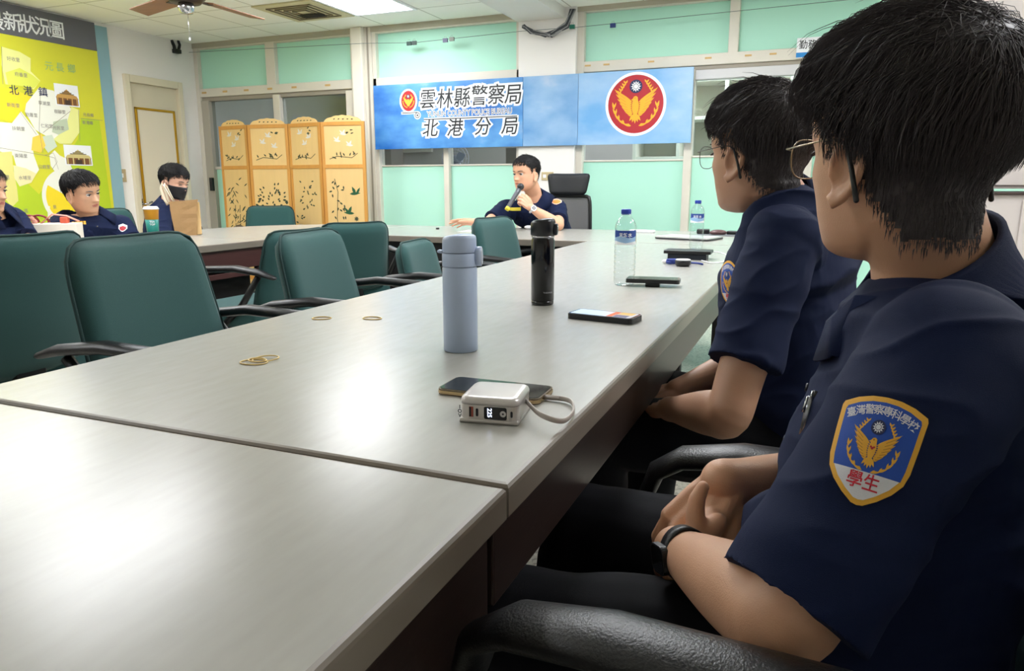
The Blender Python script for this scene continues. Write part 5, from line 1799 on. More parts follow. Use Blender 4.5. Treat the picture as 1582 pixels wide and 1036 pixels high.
def glasses(parent, Mh, off, rim_m, tip_m, rx=.115, rz=.095, zc=-.015):
    H = H_(Mh)
    g = MB(off)
    for s in (-1, 1):
        ring = []
        for a in np.linspace(0, 2 * PI, 33):
            ca, sa = math.cos(a), math.sin(a)
            ring.append(Mh @ Vector((s * .148 + rx * math.copysign(abs(ca) ** .8, ca), .445 - .05 * ((s * .148 + rx * ca) / .26) ** 2, zc + rz * math.copysign(abs(sa) ** .85, sa))))
        g.tube(ring, .0008, rim_m, 8, cap=False)
    g.tube([Mh @ Vector((-.035, .444, zc + .035)), Mh @ Vector((0, .455, zc + .05)), Mh @ Vector((.035, .444, zc + .035))], .0008, rim_m, 8)
    fr = g.build('glasses', parent)
    for s in (-1, 1):
        MB(off).tube([Mh @ Vector((s * .262, .40, zc + .04)), Mh @ Vector((s * .30, .385, zc + .045)), Mh @ Vector((s * .352, .2, zc + .05)), Mh @ Vector((s * .365, .0, zc + .065)), Mh @ Vector((s * .36, -.06, zc + .055))], .0009, rim_m, 8).build('temple_arm', fr)
        MB(off).tube([Mh @ Vector((s * .362, -.05, zc + .058)), Mh @ Vector((s * .372, -.11, zc + .03)), Mh @ Vector((s * .376, -.155, zc - .07)), Mh @ Vector((s * .366, -.185, zc - .20))], [.0014, .0022, .0024, .0026], tip_m, 8, round_cap=True).build('temple_tip', fr)
        c = Mh @ Vector((s * .148, .437, zc))
        lens = [Mh @ Vector((s * .148 + .96 * rx * math.cos(a), .444 - .05 * ((s * .148 + rx * math.cos(a)) / .26) ** 2, zc + .96 * rz * math.sin(a))) for a in np.linspace(0, 2 * PI, 25)[:-1]]
        MB(off).add([c] + lens, [[0, i + 1, (i + 1) % 24 + 1] for i in range(24)], glass_mat('lens_glass', (246, 248, 248), .12), True).build('lens', fr)
    return fr

def patch_art():
    A = Art()
    sh = [(-.44, .41), (-.30, .47), (-.15, .505), (0, .515), (.15, .505), (.30, .47), (.44, .41), (.455, .37), (.44, .1), (.42, -.14), (.385, -.26), (.30, -.37), (.18, -.47), (.06, -.545), (0, -.555), (-.06, -.545), (-.18, -.47), (-.30, -.37), (-.385, -.26), (-.42, -.14), (-.44, .1), (-.455, .37)]
    A.poly(m_gold, sh, 0)
    mat('white_thread', (226, 226, 232), .7, bump=.4, bscale=1500)
    s2 = [(x * .88, y * .90 - .002) for x, y in sh]
    cut = -.235
    low = [(x, y) for x, y in s2 if y < cut]
    xe = .338
    A.poly(MATS['white_thread'], [(xe, cut)] + [q for q in low if q[0] > 0] + [q for q in low if q[0] <= 0] + [(-xe, cut)], 1)
    blue = [(-.37, cut + .002)] + [q for q in s2[::-1] if q[1] > cut and q[0] < 0][::1] 
    hi = [q for q in s2 if q[1] > cut]
    right = sorted([q for q in hi if q[0] > 0 and q[1] < .36], key=lambda q: -q[1]); left = sorted([q for q in hi if q[0] < 0 and q[1] < .36], key=lambda q: q[1])
    arc_ = sorted([q for q in hi if q[1] >= .36], key=lambda q: q[0])
    blue = arc_ + right + [(xe + .01, cut), (-xe - .01, cut)] + left
    A.poly(m_blue, blue, 1)
    A.merge(emblem_art(m_gold, m_navyink, MATS['white_thread'], mat('thread_dark', (150, 96, 30), .7), 2), .315, 0, .005)
    A.poly(m_red, circ(.014, 8, 0, -.005), 9); A.poly(m_red, circ(.011, 8, .016, .008), 9); A.poly(m_red, circ(.011, 8, -.016, .008), 9)
    for i, ch in enumerate('臺灣警察專科學校'):
        a = (i - 3.5) / 3.5
        A.text(MATS['white_thread'], ch, .108, a * .325, .372 - .075 * a * a, 3, bold=.010, rot=-a * .36)
    m_rt = mat('red_thread', (206, 34, 58), .7, bump=.4, bscale=1500)
    for i, ch in enumerate('學生'):
        A.text(m_rt, ch, .17, -.085 + .17 * i, -.335, 3, bold=.012)
    for i, it in enumerate(A.items):
        A.items[i] = (it[0], [(x * .84, y) for x, y in it[1]], it[2], it[3])
    return A
def stick(art, name, bv, c, n, up, size, parent, off, fine=.006, step=.00022, reach=.09, lift=.0012, raw=False):
    """sew flat artwork onto a curved surface"""
    n = Vector(n).normalized(); up = Vector(up); up = (up - n * up.dot(n)).normalized(); rt = up.cross(n)
    c = Vector(c); off = Vector(off)
    # the cloth under the patch, smoothed to a gentle cubic sheet
    X = [p_ for _, v, _, _ in art.items for p_ in v]
    x0, x1, y0, y1 = min(p[0] for p in X), max(p[0] for p in X), min(p[1] for p in X), max(p[1] for p in X)
    rows, rhs = [], []
    basis = lambda x, y: [1, x, y, x * x, x * y, y * y, x ** 3, x * x * y, x * y * y, y ** 3]
    for i in range(11):
        for j in range(11):
            x, y = lerp(x0, x1, i / 10), lerp(y0, y1, j / 10)
            o = c + rt * (x * size) + up * (y * size)
            hit, nr, ix, ds = bv.ray_cast(o + n * reach, -n, reach * 2.5)
            if hit is not None:
                rows.append(basis(x, y)); rhs.append((hit - o).dot(n))
    if not rows: rows, rhs = [basis(0, 0)], [0.0]
    co, *_ = np.linalg.lstsq(np.array(rows), np.array(rhs), rcond=None)
    extra = min(.004, max(0.0, float(np.quantile(np.array(rhs) - np.array(rows) @ co, .97))))
    def to3(x, y, z):
        if raw:
            hit, nr, ix, ds = bv.find_nearest(c + rt * (x * size) + up * (y * size) + n * reach)
            return hit + nr * (lift + z) - off
        d_ = float(np.dot(co, basis(x, y)))
        return c + rt * (x * size) + up * (y * size) + n * (d_ + extra + lift + z) - off
    return art.build(name, to3, parent, step=step, fine=fine / size)

def seated(spec):
    """a whole seated person from joints sighted in the room"""
    g = lambda k, d=None: spec.get(k, d)
    V = Vector
    base = V((g('pelvis')[0], g('pelvis')[1], 0))
    t = thing('person', g('label'), 'person', base)
    off = base
    skin = g('skin', m_skin)
    vox = g('vox', .0045)
    Mh = head_matrix(V(g('head')), g('face'), g('H', .235), g('pitch', 0), g('roll', 0))
    jaw = g('jaw', 1.0)
    nb, pel = V(g('neck')), V(g('pelvis'))
    shL, shR = V(g('shL')), V(g('shR'))
    lat_hi = (shL - shR).normalized()
    lat_lo = V(g('lat_lo', lat_hi)); lat_lo.z = 0; lat_lo.normalize()
    k = g('k', 1.0)
    fwd = V((0, 0, 1)).cross(lat_lo); fwd = -fwd if fwd.dot(V(g('torso_face'))) < 0 else fwd
    lap = V(g('lap_dir', g('torso_face'))); lap.z = 0; lap.normalize()
    hipL, hipR = pel + lat_lo * .085, pel - lat_lo * .085
    knL, knR = hipL + lap * .40 + lat_lo * g('kneespread', .06), hipR + lap * .40 - lat_lo * g('kneespread', .06)
    knL.z = knR.z = g('knee_z', .54)
    anL, anR = V((knL.x, knL.y, .09)) + lap * .02, V((knR.x, knR.y, .09)) + lap * .02
    mid = pel.lerp(nb, .5) + V(g('belly', (0, 0, 0)))
    chest = pel.lerp(nb, .72) + V(g('belly', (0, 0, 0))) * .6
    shc = (shL + shR) / 2
    secs = [(pel - V((0, 0, .06)), .165 * k, .12 * k), (pel + V((0, 0, .03)), .168 * k, .122 * k), (pel.lerp(mid, .55), .158 * k, .118 * k), (mid, .162 * k, .118 * k),
            (chest, .176 * k, .118 * k * g('chest_d', 1)), (chest.lerp(shc, .62), .178 * k, .108 * k * g('chest_d', 1)), (shc.lerp(nb, .30), .150 * k, .085 * k), (nb - V((0, 0, .005)), .064 * k, .056 * k)]
    # body
    b = MB(off)
    head_shell(b, Mh, skin, jaw)
    for s in (-1, 1): ear(b, Mh, skin, s)
    hp = Mh @ V((0, -.10, -.22)); hp2 = Mh @ V((0, -.09, .0))
    b.tube([nb - V((0, 0, .05)), nb + (hp - nb) * .35, hp, hp2], [.058 * k, .057 * k, .059 * k, .06 * k], skin, 40)
    torso(b, [(c, w - .03, d - .03) for c, w, d in secs[:-1]] , lat_lo, lat_hi, skin)
    for (sh, el, wr) in ((shL, V(g('elL')), V(g('wrL'))), (shR, V(g('elR')), V(g('wrR')))):
        arm(b, sh, el, wr, skin, g('armk', 1.0))
    for hs, side in (('handL', 1), ('handR', -1)):
        h = g(hs)
        hand(b, h['w'], h['d'], h['n'], side, skin, h.get('curl', (30, 32, 36, 40)), h.get('thumb', (35, 20)), h.get('size', 1.0), h.get('spread', 5))
    leg(b, hipL, knL, anL, skin, .8); leg(b, hipR, knR, anR, skin, .8)
    body = grow(b, 'body', vox, g('bsmooth', 3), [skin, m_lip], t)
    inv = Mh.inverted()
    for p in body.data.polygons:
        q = inv @ (V(p.center) + off)
        if q.y > .30 and abs(q.z + .271) < .032 * (1 - (abs(q.x) / .12) ** 2 if abs(q.x) < .12 else 0):
            p.material_index = 1
    # shirt
    cloth = g('cloth', m_navy)
    s = MB(off)
    torso(s, secs, lat_lo, lat_hi, cloth, .012)
    for (sh, el, lt) in ((shL, V(g('elL')), lat_hi), (shR, V(g('elR')), -lat_hi)):
        hem = sh.lerp(el, g('hem', .82))
        d_ = (hem - sh).normalized()
        s.ell(sh - lt * .008 + V((0, 0, .0)), (.072 * k, .072 * k, .070 * k), cloth, n=32)
        P_, Q_ = spline([shc.lerp(sh, .55) - V((0, 0, .02)), sh - lt * .01, sh.lerp(hem, .35), sh.lerp(hem, .75), hem], [.070 * k, .069 * k, .067 * k, .066 * k, .068 * k])
        s.tube(P_, Q_, cloth, 36)
    for c_, r_ in g('bulge', ()):
        s.ell(c_, r_, cloth, n=32)
    sd = g('seed', 1)
    wr_ = g('wrinkle', .006)
    def warp(co, n):
        p = co * 9 + V((sd * 3.1, 0, 0))
        q = V((co.x * 7 + co.z * 5, co.y * 7 - co.z * 4, co.z * 13 + sd))
        a = noise.noise(q) ; b_ = 1 - abs(noise.noise(V((co.x * 11 - co.z * 7, co.y * 11 + co.z * 9, co.z * 16 + 2 * sd)))) * 2
        return co + n * (wr_ * a + wr_ * .55 * max(0, b_) ** 2 - wr_ * .3)
    shirt = grow(s, 'shirt', max(vox, .004), 3, [cloth], t, warp)
    # collar: a stand round the neck and a leaf folded down over the shirt
    bv = bvh_of([shirt], off)
    up = ((Mh @ V((0, -.1, -.25))) - nb).normalized()
    cf = V(g('collar_face', g('torso_face'))); cf = (cf - up * cf.dot(up)).normalized(); cl = up.cross(cf)
    rows = [[], [], [], [], []]
    N = 40
    for i in range(N + 1):
        a = R(lerp(g('collar_gap', 16), 360 - g('collar_gap', 16), i / N))
        fr = max(0, math.cos(a))            # 1 at the front
        dirv = cf * math.cos(a) + cl * math.sin(a)
        hgt = .038 - .022 * fr
        rows[0].append(nb + dirv * .068 * k + up * (-.016 - .03 * fr))
        top_ = nb + dirv * .064 * k + up * hgt
        rows[1].append(top_)
        rows[2].append(top_ + dirv * .006 - up * .002)
        tip = fr ** 5
        q = nb + dirv * (.124 + .012 * tip) * k - up * (.034 + .075 * tip)
        hit, nr, ix, ds = bv.find_nearest(q)
        low = hit + nr * .007
        mid_ = top_.lerp(low, .5) + dirv * .004
        h2, n2, ix, ds = bv.find_nearest(mid_)
        if (mid_ - h2).dot(n2) < .008: mid_ = h2 + n2 * .009
        rows[3].append(mid_); rows[4].append(low)
    vs = [p_ for r_ in rows for p_ in r_]
    fs = []
    n1 = N + 1
    for r_ in range(4):
        for i in range(N):
            fs.append([r_ * n1 + i, r_ * n1 + i + 1, (r_ + 1) * n1 + i + 1, (r_ + 1) * n1 + i])
    cm = MB(off).add(vs, fs, cloth, True).build('collar', shirt)
    md = cm.modifiers.new('thickness', 'SOLIDIFY'); md.thickness = .003; md.offset = 0
    # placket and buttons down the front
    tf = V(g('torso_face')); tf.z = 0; tf.normalize()
    for i in range(4):
        q = nb.lerp(pel, .16 + .15 * i)
        hit, nr, ix, ds = bv.ray_cast(q + tf * .4 + V((0, 0, 0)), -tf, .5)
        if hit is not None:
            MB(off).lathe([(0, .003), (.0045, .003), (.0055, .0015), (.0055, 0)][::-1], mat('button_dark', (60, 62, 70), .2, .3), 14, M=Matrix.Translation(hit) @ nr.to_track_quat('Z', 'Y').to_matrix().to_4x4()).build('button', shirt)
    A = Art(); A.poly(cloth, [(-.018, -.40), (.018, -.40), (.018, 0), (-.018, 0)], 0)
    stick(A, 'placket', bv, nb - up * .06, tf, up, 1.0, shirt, off, fine=.02, lift=.0018, reach=.12, raw=True)
    # trousers, shoes
    tr = MB(off)
    torso(tr, [(pel - V((0, 0, .10)), .17 * k, .13 * k), (pel - V((0, 0, .02)), .176 * k, .136 * k), (pel + V((0, 0, .05)), .168 * k, .126 * k)], lat_lo, lat_lo, m_navy_dk)
    for hp_, kn, an in ((hipL, knL, anL), (hipR, knR, anR)):
        tr.tube([hp_, hp_.lerp(kn, .5), kn, kn.lerp(an, .1), kn.lerp(an, .5), an], [.10 * k, .092 * k, .078 * k, .076 * k, .072, .07], m_navy_dk, 16, round_cap=True)
    grow(tr, 'trousers', .008, 3, [m_navy_dk], t, lambda co, n: co + n * (.006 * noise.noise(co * 14)))
    for an in (anL, anR):
        sh_ = MB(off)
        sh_.ell(an + lap * .06 - V((0, 0, .055)), (.05, .05, .04), m_black); sh_.ell(an + lap * .13 - V((0, 0, .06)), (.045, .045, .03), m_black); sh_.ell(an - V((0, 0, .045)), (.045, .045, .05), m_black)
        grow(sh_, 'shoe', .008, 2, [m_black], t)
    if g('hairstyle'):
        hair('hair', Mh, jaw, t, off, g('strands', 900), g('hair_r', .0016), g('hairstyle'), m=g('hairmat', m_hair_far), seed=sd)
    if g('eyes', True): eyes(t, Mh, off, g('closed', False))
    return dict(root=t, body=body, shirt=shirt, bv=bv, Mh=Mh, off=off)
PX = Vector
# ------------------------------------------------------------ the nearest officer
def sling(d):  # unit vector helper
    return Vector(d).normalized()
hc3 = at(1386, 234, .745)
st3 = style_short(front=.20, puff=.135, nape=-.41, top=.24, fringe=.0, wild=.006)
wL, wR = at(1052, 852, .82), at(1128, 742, .88)
sh3L, sh3R, nb3 = Vector((.118, .722, .905)), Vector((.13, 1.02, .915)), Vector((.126, .878, .965))
P3 = seated(dict(label='nearest person, in navy uniform with shield patch and glasses, hands in the lap',
    head=hc3, face=(-.63, .78), H=.226, pitch=-1, jaw=.98, pelvis=(.09, .86, .53), neck=nb3, shL=sh3L, shR=sh3R,
    elL=at(1212, 955, .615), wrL=wL, elR=(.10, 1.06, .66), wrR=wR, torso_face=(-1, .12, 0), lap_dir=(-1, .08, 0), belly=(.004, 0, 0), chest_d=.80, hem=.96, bsmooth=6,
    handL=dict(w=wL, d=(.42, .86, .06), n=(-.90, .42, .22), curl=((12, 18, 14), (30, 34, 24), (42, 44, 28), (50, 50, 30)), thumb=(80, 10, (.55, .3, .0), .58), size=.95),
    handR=dict(w=wR, d=at(1068, 812, .86) - wR, n=(-.15, -.72, .65), curl=((26, 38, 28), (30, 42, 30), (34, 42, 30), (38, 45, 30)), thumb=(34, 4), size=.98),
    skin=mat('skin_near', (206, 158, 126), .48, var=.07, vscale=35, bump=.2, bscale=700, sss=.12), vox=.0024, hairstyle=st3, hairmat=m_hair, strands=9000, hair_r=.00055, seed=3, knee_z=.52, bulge=[(at(1215, 815, .80), (.05, .06, .045)), (at(1190, 830, .86), (.04, .05, .035))], eyes=True, wrinkle=.007, collar_face=(-.9, .35, 0), k=1.0))
def near_person_extras(P, patch_px, patch_up_px, dep, size, rim):
    off = P['off']
    o = C_POS; 
    hit, n, ix, ds = P['bv'].ray_cast(o, ray(*patch_px).normalized(), 4)
    if hit is None: hit, n, ix, ds = P['bv'].find_nearest(at(*patch_px, dep))
    up = at(*patch_up_px[0], dep) - at(*patch_up_px[1], dep)
    pn = (n.normalized() + (C_POS - hit).normalized() * .25).normalized()
    bd = stick(patch_art(), 'badge', P['bv'], hit, pn, up, size, P['shirt'], off, fine=.004)
    tag(bd, 'blue shield badge with gold border, gold eagle and white characters')
    tag(glasses(P['root'], P['Mh'], off, rim, m_black), 'thin metal glasses')
near_person_extras(P3, (1348, 692), ((1366, 622), (1326, 770)), .6, .084, mat('gold_wire', (150, 132, 104), .3, .9))
def wristband(P, w, d, n, m_band, face, r=.030, name='watch'):
    off = P['off']
    y = Vector(d).normalized(); z = Vector(n); z = (z - y * z.dot(y)).normalized(); x = y.cross(z)
    M4 = Matrix((x, y, z)).transposed().to_4x4(); M4.translation = Vector(w)
    vs, fs = [], []
    N = 36
    prof = [(.0, -.009), (.0022, -.009), (.0022, .009), (.0, .009)]
    for i in range(N):
        a = 2 * PI * i / N
        for e, l in prof:
            vs.append(M4 @ Vector(((r * 1.0 + e) * math.cos(a), l, (r * .86 + e) * math.sin(a))))
    for i in range(N):
        j = (i + 1) % N
        for q in range(4):
            p = (q + 1) % 4
            fs.append([i * 4 + q, j * 4 + q, j * 4 + p, i * 4 + p])
    wt = MB(off).add(vs, fs, m_band, True).build(name, P['root'])
    Mf = M4 @ Matrix.Translation((0, 0, r * .86 + .001))
    MB(off).prism(rrect(.032, .034, .008), 0, .007, face, Mf).build('watch_case', wt)
    MB(off).prism(rrect(.028, .030, .007), .007, .0076, m_blackgl, Mf).build('watch_face', wt)
    return wt
fd = (wL - at(1212, 955, .615))
tag(wristband(P3, wL - fd.normalized() * .012, fd, (-.85, -.25, -.1), m_black, m_black, .0295), 'black band watch')
# pens in the chest pocket
for i, (a, b, m_) in enumerate((((1262, 604), (1250, 650), m_black), ((1254, 612), (1245, 652), mat('pen_silver', (150, 152, 158), .25, .8)))):
    A_, B_ = at(*a, .765), at(*b, .765)
    pen = thing('pen', ('black clip pen in the chest pocket of the nearest officer', 'silver pen in the chest pocket of the nearest officer')[i], 'pen', B_)
    MB(B_).tube([A_, A_.lerp(B_, .5), B_ + (B_ - A_) * .5], [.004, .0045, .0045], m_, 10).build('barrel', pen)
    MB(B_).tube([A_ + C_RT * -.004, A_.lerp(B_, .6) + C_RT * -.006], .0013, m_chrome, 6).build('clip', pen)

# ------------------------------------------------------------ the second officer
hc2 = at(1168, 236, 1.50)
st2 = style_short(front=.22, puff=.10, nape=-.36, top=.2, fringe=.0, wild=.01)
w2L = at(1040, 632, 1.50)
P2 = seated(dict(label='second person along the long table, in navy uniform and glasses',
    head=hc2, face=(-.78, .62), H=.243, pitch=-2, jaw=.97, pelvis=(.02, 1.64, .52), neck=at(1216, 322, 1.57), shL=(-.055, 1.475, .955), shR=(.02, 1.78, .965),
    elL=at(1125, 640, 1.33), wrL=w2L, elR=(-.05, 1.86, .68), wrR=at(1052, 600, 1.66), torso_face=(-1, .1, 0), lap_dir=(-1, .05, 0), belly=(-.02, 0, 0), hem=.72,
    handL=dict(w=w2L, d=(-.5, .75, -.2), n=(-.4, .1, .9), curl=(35, 40, 42, 45), thumb=(45, 15)),
    handR=dict(w=at(1052, 600, 1.66), d=(-.75, -.45, -.3), n=(-.2, -.2, .95), curl=(30, 35, 40, 45), thumb=(40, 15)),
    skin=mat('skin_mid', (196, 150, 122), .5, var=.06, vscale=30, bump=.15, bscale=600, sss=.1), vox=.003, hairstyle=st2, hairmat=m_hair, strands=5000, hair_r=.0009, seed=6, knee_z=.52, wrinkle=.007, collar_face=(-.9, .4, 0)))
near_person_extras(P2, (1126, 437), ((1130, 402), (1122, 472)), 1.36, .088, mat('dark_wire', (70, 64, 60), .3, .8))

# chair of the nearest officer: a bigger armchair with long padded arms
ARM_DZ = {1: -.032, -1: 0}
def arm_chair(loc, rz, label, arm_f=.30):
    t = green_chair(loc, rz, label, .92, .50, .46, 12)
    for c in kids(t):
        if c.name.startswith('armrest'): 
            for d_ in [c]: COL.objects.unlink(d_); bpy.data.objects.remove(d_)
    for s in (-1, 1):
        mb = MB()
        mb.tube([(s * .275, -.30, .655), (s * .28, -.20, .678), (s * .285, -.02, .692), (s * .285, .16, .688), (s * .28, .25, .672), (s * .275, arm_f - .01, .645), (s * .27, arm_f + .005, .60)],
                [.030, .036, .039, .038, .034, .030, .024], m_black, 18, flat=.50, up=(0, 0, 1), round_cap=True)
        mb.tube([(s * .272, arm_f - .01, .58), (s * .265, .20, .47), (s * .25, .08, .42), (s * .16, .02, .40)], [.020, .020, .020, .018], m_black, 10)
        mb.tube([(s * .275, -.28, .61), (s * .265, -.18, .50), (s * .25, -.05, .42)], [.018, .018, .018], m_black, 10)
        for v in mb.v: v.z += ARM_DZ[s]
        mb.build('armrest', t)
    return t
arm_chair((.055, .80), R(84), 'green armchair with long black arms under the nearest officer')

# ------------------------------------------------------------ the speaker behind the far table
yF = 5.22
hcF = at(812, 268, 5.10)
def dp(px_, py_, d): return at(px_, py_, d)
wFL = dp(822, 322, 5.02)
wFR = dp(737, 343, 5.00)
stF = style_short(front=.27, puff=.035, nape=-.22, top=.12)
PF = seated(dict(label='person in navy uniform speaking into a microphone behind the far table',
    head=hcF, face=(-.42, -.91), H=.236, pitch=-4, jaw=1.04, pelvis=(hcF.x + .02, 5.50, .53), neck=dp(828, 306, 5.26), shL=dp(862, 322, 5.28), shR=dp(782, 322, 5.30),
    elL=dp(862, 348, 5.10), wrL=wFL, elR=dp(752, 346, 5.14), wrR=wFR, torso_face=(-.15, -1, 0), lap_dir=(-.1, -1, 0), hem=.72,
    handL=dict(w=wFL, d=dp(800, 300, 5.0) - wFL, n=(.35, -.85, .4), curl=((55, 60, 40), (58, 62, 40), (60, 62, 40), (62, 62, 40)), thumb=(30, 25)),
    handR=dict(w=wFR, d=(-.95, -.15, .02), n=(.05, .55, .8), curl=(8, 8, 10, 12), thumb=(35, 12), spread=4),
    skin=mat('skin_far', (226, 172, 140), .5, var=.06, vscale=30), vox=.004, hairstyle=stF, strands=1500, hair_r=.0016, seed=9, knee_z=.56, collar_face=(-.3, -.95, 0), collar_gap=24))
offF = PF['off']
tag(wristband(PF, wFL - (dp(800, 300, 5.0) - wFL).normalized() * .005, dp(800, 300, 5.0) - wFL, (.6, -.8, .2), m_chrome, m_chrome, .032), 'silver watch')
def shield_small(P, px_, dep, size, m1, m2, up=(0, 0, 1)):
    hit, n, ix, ds = P['bv'].ray_cast(C_POS, ray(*px_).normalized(), 9)
    if hit is None: hit, n, ix, ds = P['bv'].find_nearest(at(*px_, dep))
    A = Art()
    sh = [(-.42, .3), (0, .5), (.42, .3), (.44, -.1), (.2, -.4), (0, -.5), (-.2, -.4), (-.44, -.1)]
    A.poly(m1, sh, 0); A.poly(m2, [(x * .78, y * .62 - .08) for x, y in sh], 1)
    return stick(A, 'badge', P['bv'], hit, (n + (C_POS - hit).normalized() * .3), up, size, P['shirt'], P['off'], fine=.01, step=.0008, lift=.002)
tag(shield_small(PF, (860, 311), 5.2, .085, mat('badge_pink', (238, 190, 180), .6), mat('badge_orange', (236, 140, 60), .6)), 'orange sleeve badge')
a, b = dp(802, 292, 4.98), dp(784, 322, 4.96)
mc = thing('microphone', 'black and silver handheld microphone held to the mouth of the speaker', 'microphone', b)
MB(b).tube([a, a.lerp(b, .25), a.lerp(b, .95), b], [.018, .016, .014, .013], mat('mic_grey', (96, 98, 104), .3, .5), 18).build('handle', mc)
MB(b).ell(a + (a - b).normalized() * .02, (.024, .024, .024), mat('mic_grille', (60, 62, 66), .4, .6)).build('grille', mc)
tag(MB(b).tube([b + (a - b).normalized() * .012, b + (b - a).normalized() * .012], .0155, mat('mic_yellow', (226, 210, 60), .4), 16).build('ring', mc), 'yellow ring')
hit, n, ix, ds = PF['bv'].ray_cast(C_POS, ray(795, 323).normalized(), 9)
A = Art(); A.poly(mat('mic_yellow', (0, 0, 0)), [(-.045, -.012), (.045, -.012), (.045, .012), (-.045, .012)], 0)
if hit is not None: tag(stick(A, 'name_tag', PF['bv'], hit, n + (C_POS - hit).normalized(), (0, 0, 1), 1.0, PF['shirt'], offF, fine=.01, lift=.003), 'yellow name tag')

# high backed office chair of the speaker
def office_chair():
    c = dp(868, 320, 5.62)
    t = thing('office_chair', 'black high backed mesh office chair behind the speaker', 'chair', (c.x, c.y, 0), R(180))
    M4 = Matrix.Translation((0, -.06, 0))
    mb, ring = pad_mesh(.30, .36, .17, .06, mat('chair_leather', (24, 26, 30), .5), .04, .08, Matrix.Translation((0, -.14, .985)) @ Matrix.Rotation(R(6), 4, 'X'))
    mb.build('headrest', t)
    mb, ring = pad_mesh(.40, .36, .45, .03, mat('chair_mesh', (104, 104, 104), .8, bump=.5, bscale=600), .05, .05, Matrix.Translation((0, -.12, .53)) @ Matrix.Rotation(R(4), 4, 'X'))
    bk = mb.build('backrest', t)
    tag(bk, 'grey mesh backrest')
    MB().tube([p for p in ring] and [(Matrix.Translation((0, -.12, .53)) @ Matrix.Rotation(R(4), 4, 'X')) @ p for p in ring + ring[:1]], .014, m_black, 8, cap=False).build('back_frame', t)
    MB().box((-.25, -.2, .42), (.25, .26, .50), mat('chair_leather', (0, 0, 0)), .03, 4).build('seat', t)
    MB().lathe([(0, .42), (.05, .42), (.03, .36), (.03, .09), (.05, .06), (0, .06)][::-1], m_black, 14).build('gas_column', t)
    b_ = MB()
    for k in range(5):
        a_ = 2 * PI * k / 5
        b_.tube([(0, 0, .08), (.28 * math.cos(a_), .28 * math.sin(a_), .06)], [.025, .014], m_black, 8)
    b_.build('star_base', t)
    for k in range(5):
        a_ = 2 * PI * k / 5
        q = Vector((.28 * math.cos(a_), .28 * math.sin(a_), .027)); d_ = Vector((-math.sin(a_), math.cos(a_), 0)) * .018
        MB().tube([q - d_, q + d_], .027, m_black, 12).build('caster', t)
office_chair()

# ------------------------------------------------------------ the three at the left table
dM = 4.25
hc = at(128, 297, dM)
wl, wr = at(150, 372, 4.15), at(60, 366, 3.9)
PM = seated(dict(label='person in navy uniform slouching in front of the map, head tilted towards the right',
    head=hc, face=(.95, .12), H=.235, pitch=-8, roll=8, pelvis=(hc.x - .28, hc.y - .02, .52), neck=at(141, 334, 4.36), shL=at(188, 349, 4.48), shR=at(100, 349, 4.26),
    elL=at(203, 374, 4.46), wrL=(hc.x - .16, hc.y + .16, .64), elR=at(84, 374, 4.36), wrR=(hc.x - .12, hc.y - .12, .64), torso_face=(1, -.2, 0), lap_dir=(1, 0, 0), hem=.8,
    handL=dict(w=(hc.x - .16, hc.y + .16, .64), d=(.8, -.3, -.4), n=(.1, .1, .9)), handR=dict(w=(hc.x - .12, hc.y - .12, .64), d=(.8, .3, -.4), n=(.1, .1, .9)),
    skin=mat('skin_left', (206, 158, 126), .5, var=.06, vscale=30), vox=.004, hairstyle=style_short(front=.25, puff=.06, nape=-.2, top=.16), strands=1800, hair_r=.0016, seed=12, knee_z=.55, collar_face=(.9, -.5, 0), collar_gap=34))
tag(shield_small(PM, (190, 352), 4.4, .055, m_white, m_red), 'red and white sleeve badge')
for q in ((118, 345), (126, 344)):
    hit, n, ix, ds = PM['bv'].ray_cast(C_POS, ray(*q).normalized(), 9)
    if hit is not None:
        A = Art()
        for k in range(3): A.poly(m_gold, [(-.022 + .016 * k, -.011), (-.010 + .016 * k, -.011), (-.010 + .016 * k, .011), (-.022 + .016 * k, .011)], 0)
        tag(stick(A, 'insignia', PM['bv'], hit, n + (C_POS - hit).normalized(), (0, 0, 1), 1.0, PM['shirt'], PM['off'], fine=.01, lift=.003), 'gold insignia')
hc = at(270, 281, 5.15)
PK = seated(dict(label='person in navy uniform with a black face mask looking down behind the paper bag',
    head=hc, face=(.94, .10), H=.235, pitch=-14, pelvis=(hc.x - .22, hc.y + .02, .53), neck=at(262, 314, 5.22), shL=at(286, 326, 5.45), shR=at(250, 330, 5.10),
    elL=at(300, 362, 5.3), wrL=(hc.x + .15, hc.y + .12, .70), elR=at(250, 372, 5.0), wrR=(hc.x + .15, hc.y - .14, .70), torso_face=(1, -.1, 0), lap_dir=(1, 0, 0), hem=.85,
    handL=dict(w=(hc.x + .15, hc.y + .12, .70), d=(.8, -.3, -.3), n=(.1, .1, .9)), handR=dict(w=(hc.x + .15, hc.y - .14, .70), d=(.8, .3, -.3), n=(.1, .1, .9)),
    skin=mat('skin_mask', (222, 172, 146), .5, var=.06, vscale=30), vox=.004, hairstyle=style_short(front=.22, puff=.05, nape=-.22, top=.16, fringe=.04), strands=1500, hair_r=.0016, seed=15, knee_z=.55, collar_face=(.95, 0, 0), closed=True))
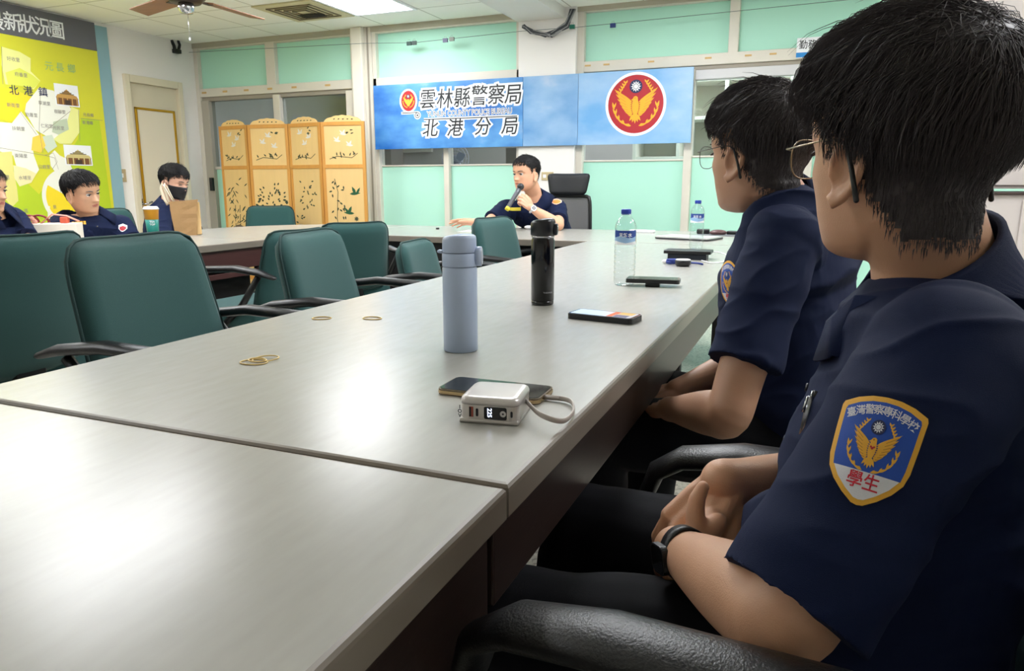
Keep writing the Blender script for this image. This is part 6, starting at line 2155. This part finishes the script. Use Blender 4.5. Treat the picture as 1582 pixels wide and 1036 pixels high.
# the mask: a curved sheet over nose, mouth and chin
Mh, off = PK['Mh'], PK['off']
vs, fs = [], []
na, nz = 16, 10
for i in range(nz + 1):
    z = lerp(-.46, -.07, i / nz)
    for j in range(na + 1):
        a = lerp(.12, PI - .12, j / na)
        x, y, z_ = head_pt(a, z, 1, False)
        nose_ = .085 * math.exp(-(x / .09) ** 2) * math.exp(-((z + .16) / .12) ** 2)
        vs.append(Mh @ Vector((x * 1.04, y + .022 + nose_, z_)))
for i in range(nz):
    for j in range(na):
        b_ = i * (na + 1) + j
        fs.append([b_, b_ + 1, b_ + na + 2, b_ + na + 1])
mk = MB(off).add(vs, fs, mat('mask_black', (26, 27, 31), .7), True).build('face_mask', PK['root'])
md = mk.modifiers.new('thickness', 'SOLIDIFY'); md.thickness = .002
for s in (-1, 1):
    MB(off).tube([Mh @ Vector((s * .33, .05, -.10)), Mh @ Vector((s * .355, -.03, .0)), Mh @ Vector((s * .35, -.10, -.05)), Mh @ Vector((s * .335, -.06, -.18)), Mh @ Vector((s * .31, .06, -.28))], .002, m_black, 6).build('ear_loop', mk)

hc = at(-22, 292, 3.75)
PL = seated(dict(label='person in navy uniform cut off by the left picture edge',
    head=hc, face=(.9, .35), H=.235, pitch=-6, pelvis=(hc.x - .2, hc.y, .53), neck=at(-12, 326, 3.8), shL=at(22, 340, 3.95), shR=at(-80, 345, 3.7),
    elL=at(40, 372, 3.9), wrL=(hc.x + .2, hc.y + .1, .70), elR=(hc.x, hc.y - .3, .72), wrR=(hc.x + .2, hc.y - .12, .70), torso_face=(1, 0, 0), lap_dir=(1, 0, 0), hem=.85,
    handL=dict(w=(hc.x + .2, hc.y + .1, .70), d=(.8, -.3, -.3), n=(.1, .1, .9)), handR=dict(w=(hc.x + .2, hc.y - .12, .70), d=(.8, .3, -.3), n=(.1, .1, .9)),
    skin=mat('skin_left', (0, 0, 0)), vox=.005, hairstyle=style_short(front=.25, puff=.05, nape=-.2, top=.16), strands=900, hair_r=.0018, seed=17, knee_z=.55))
bpy.context.view_layer.update()
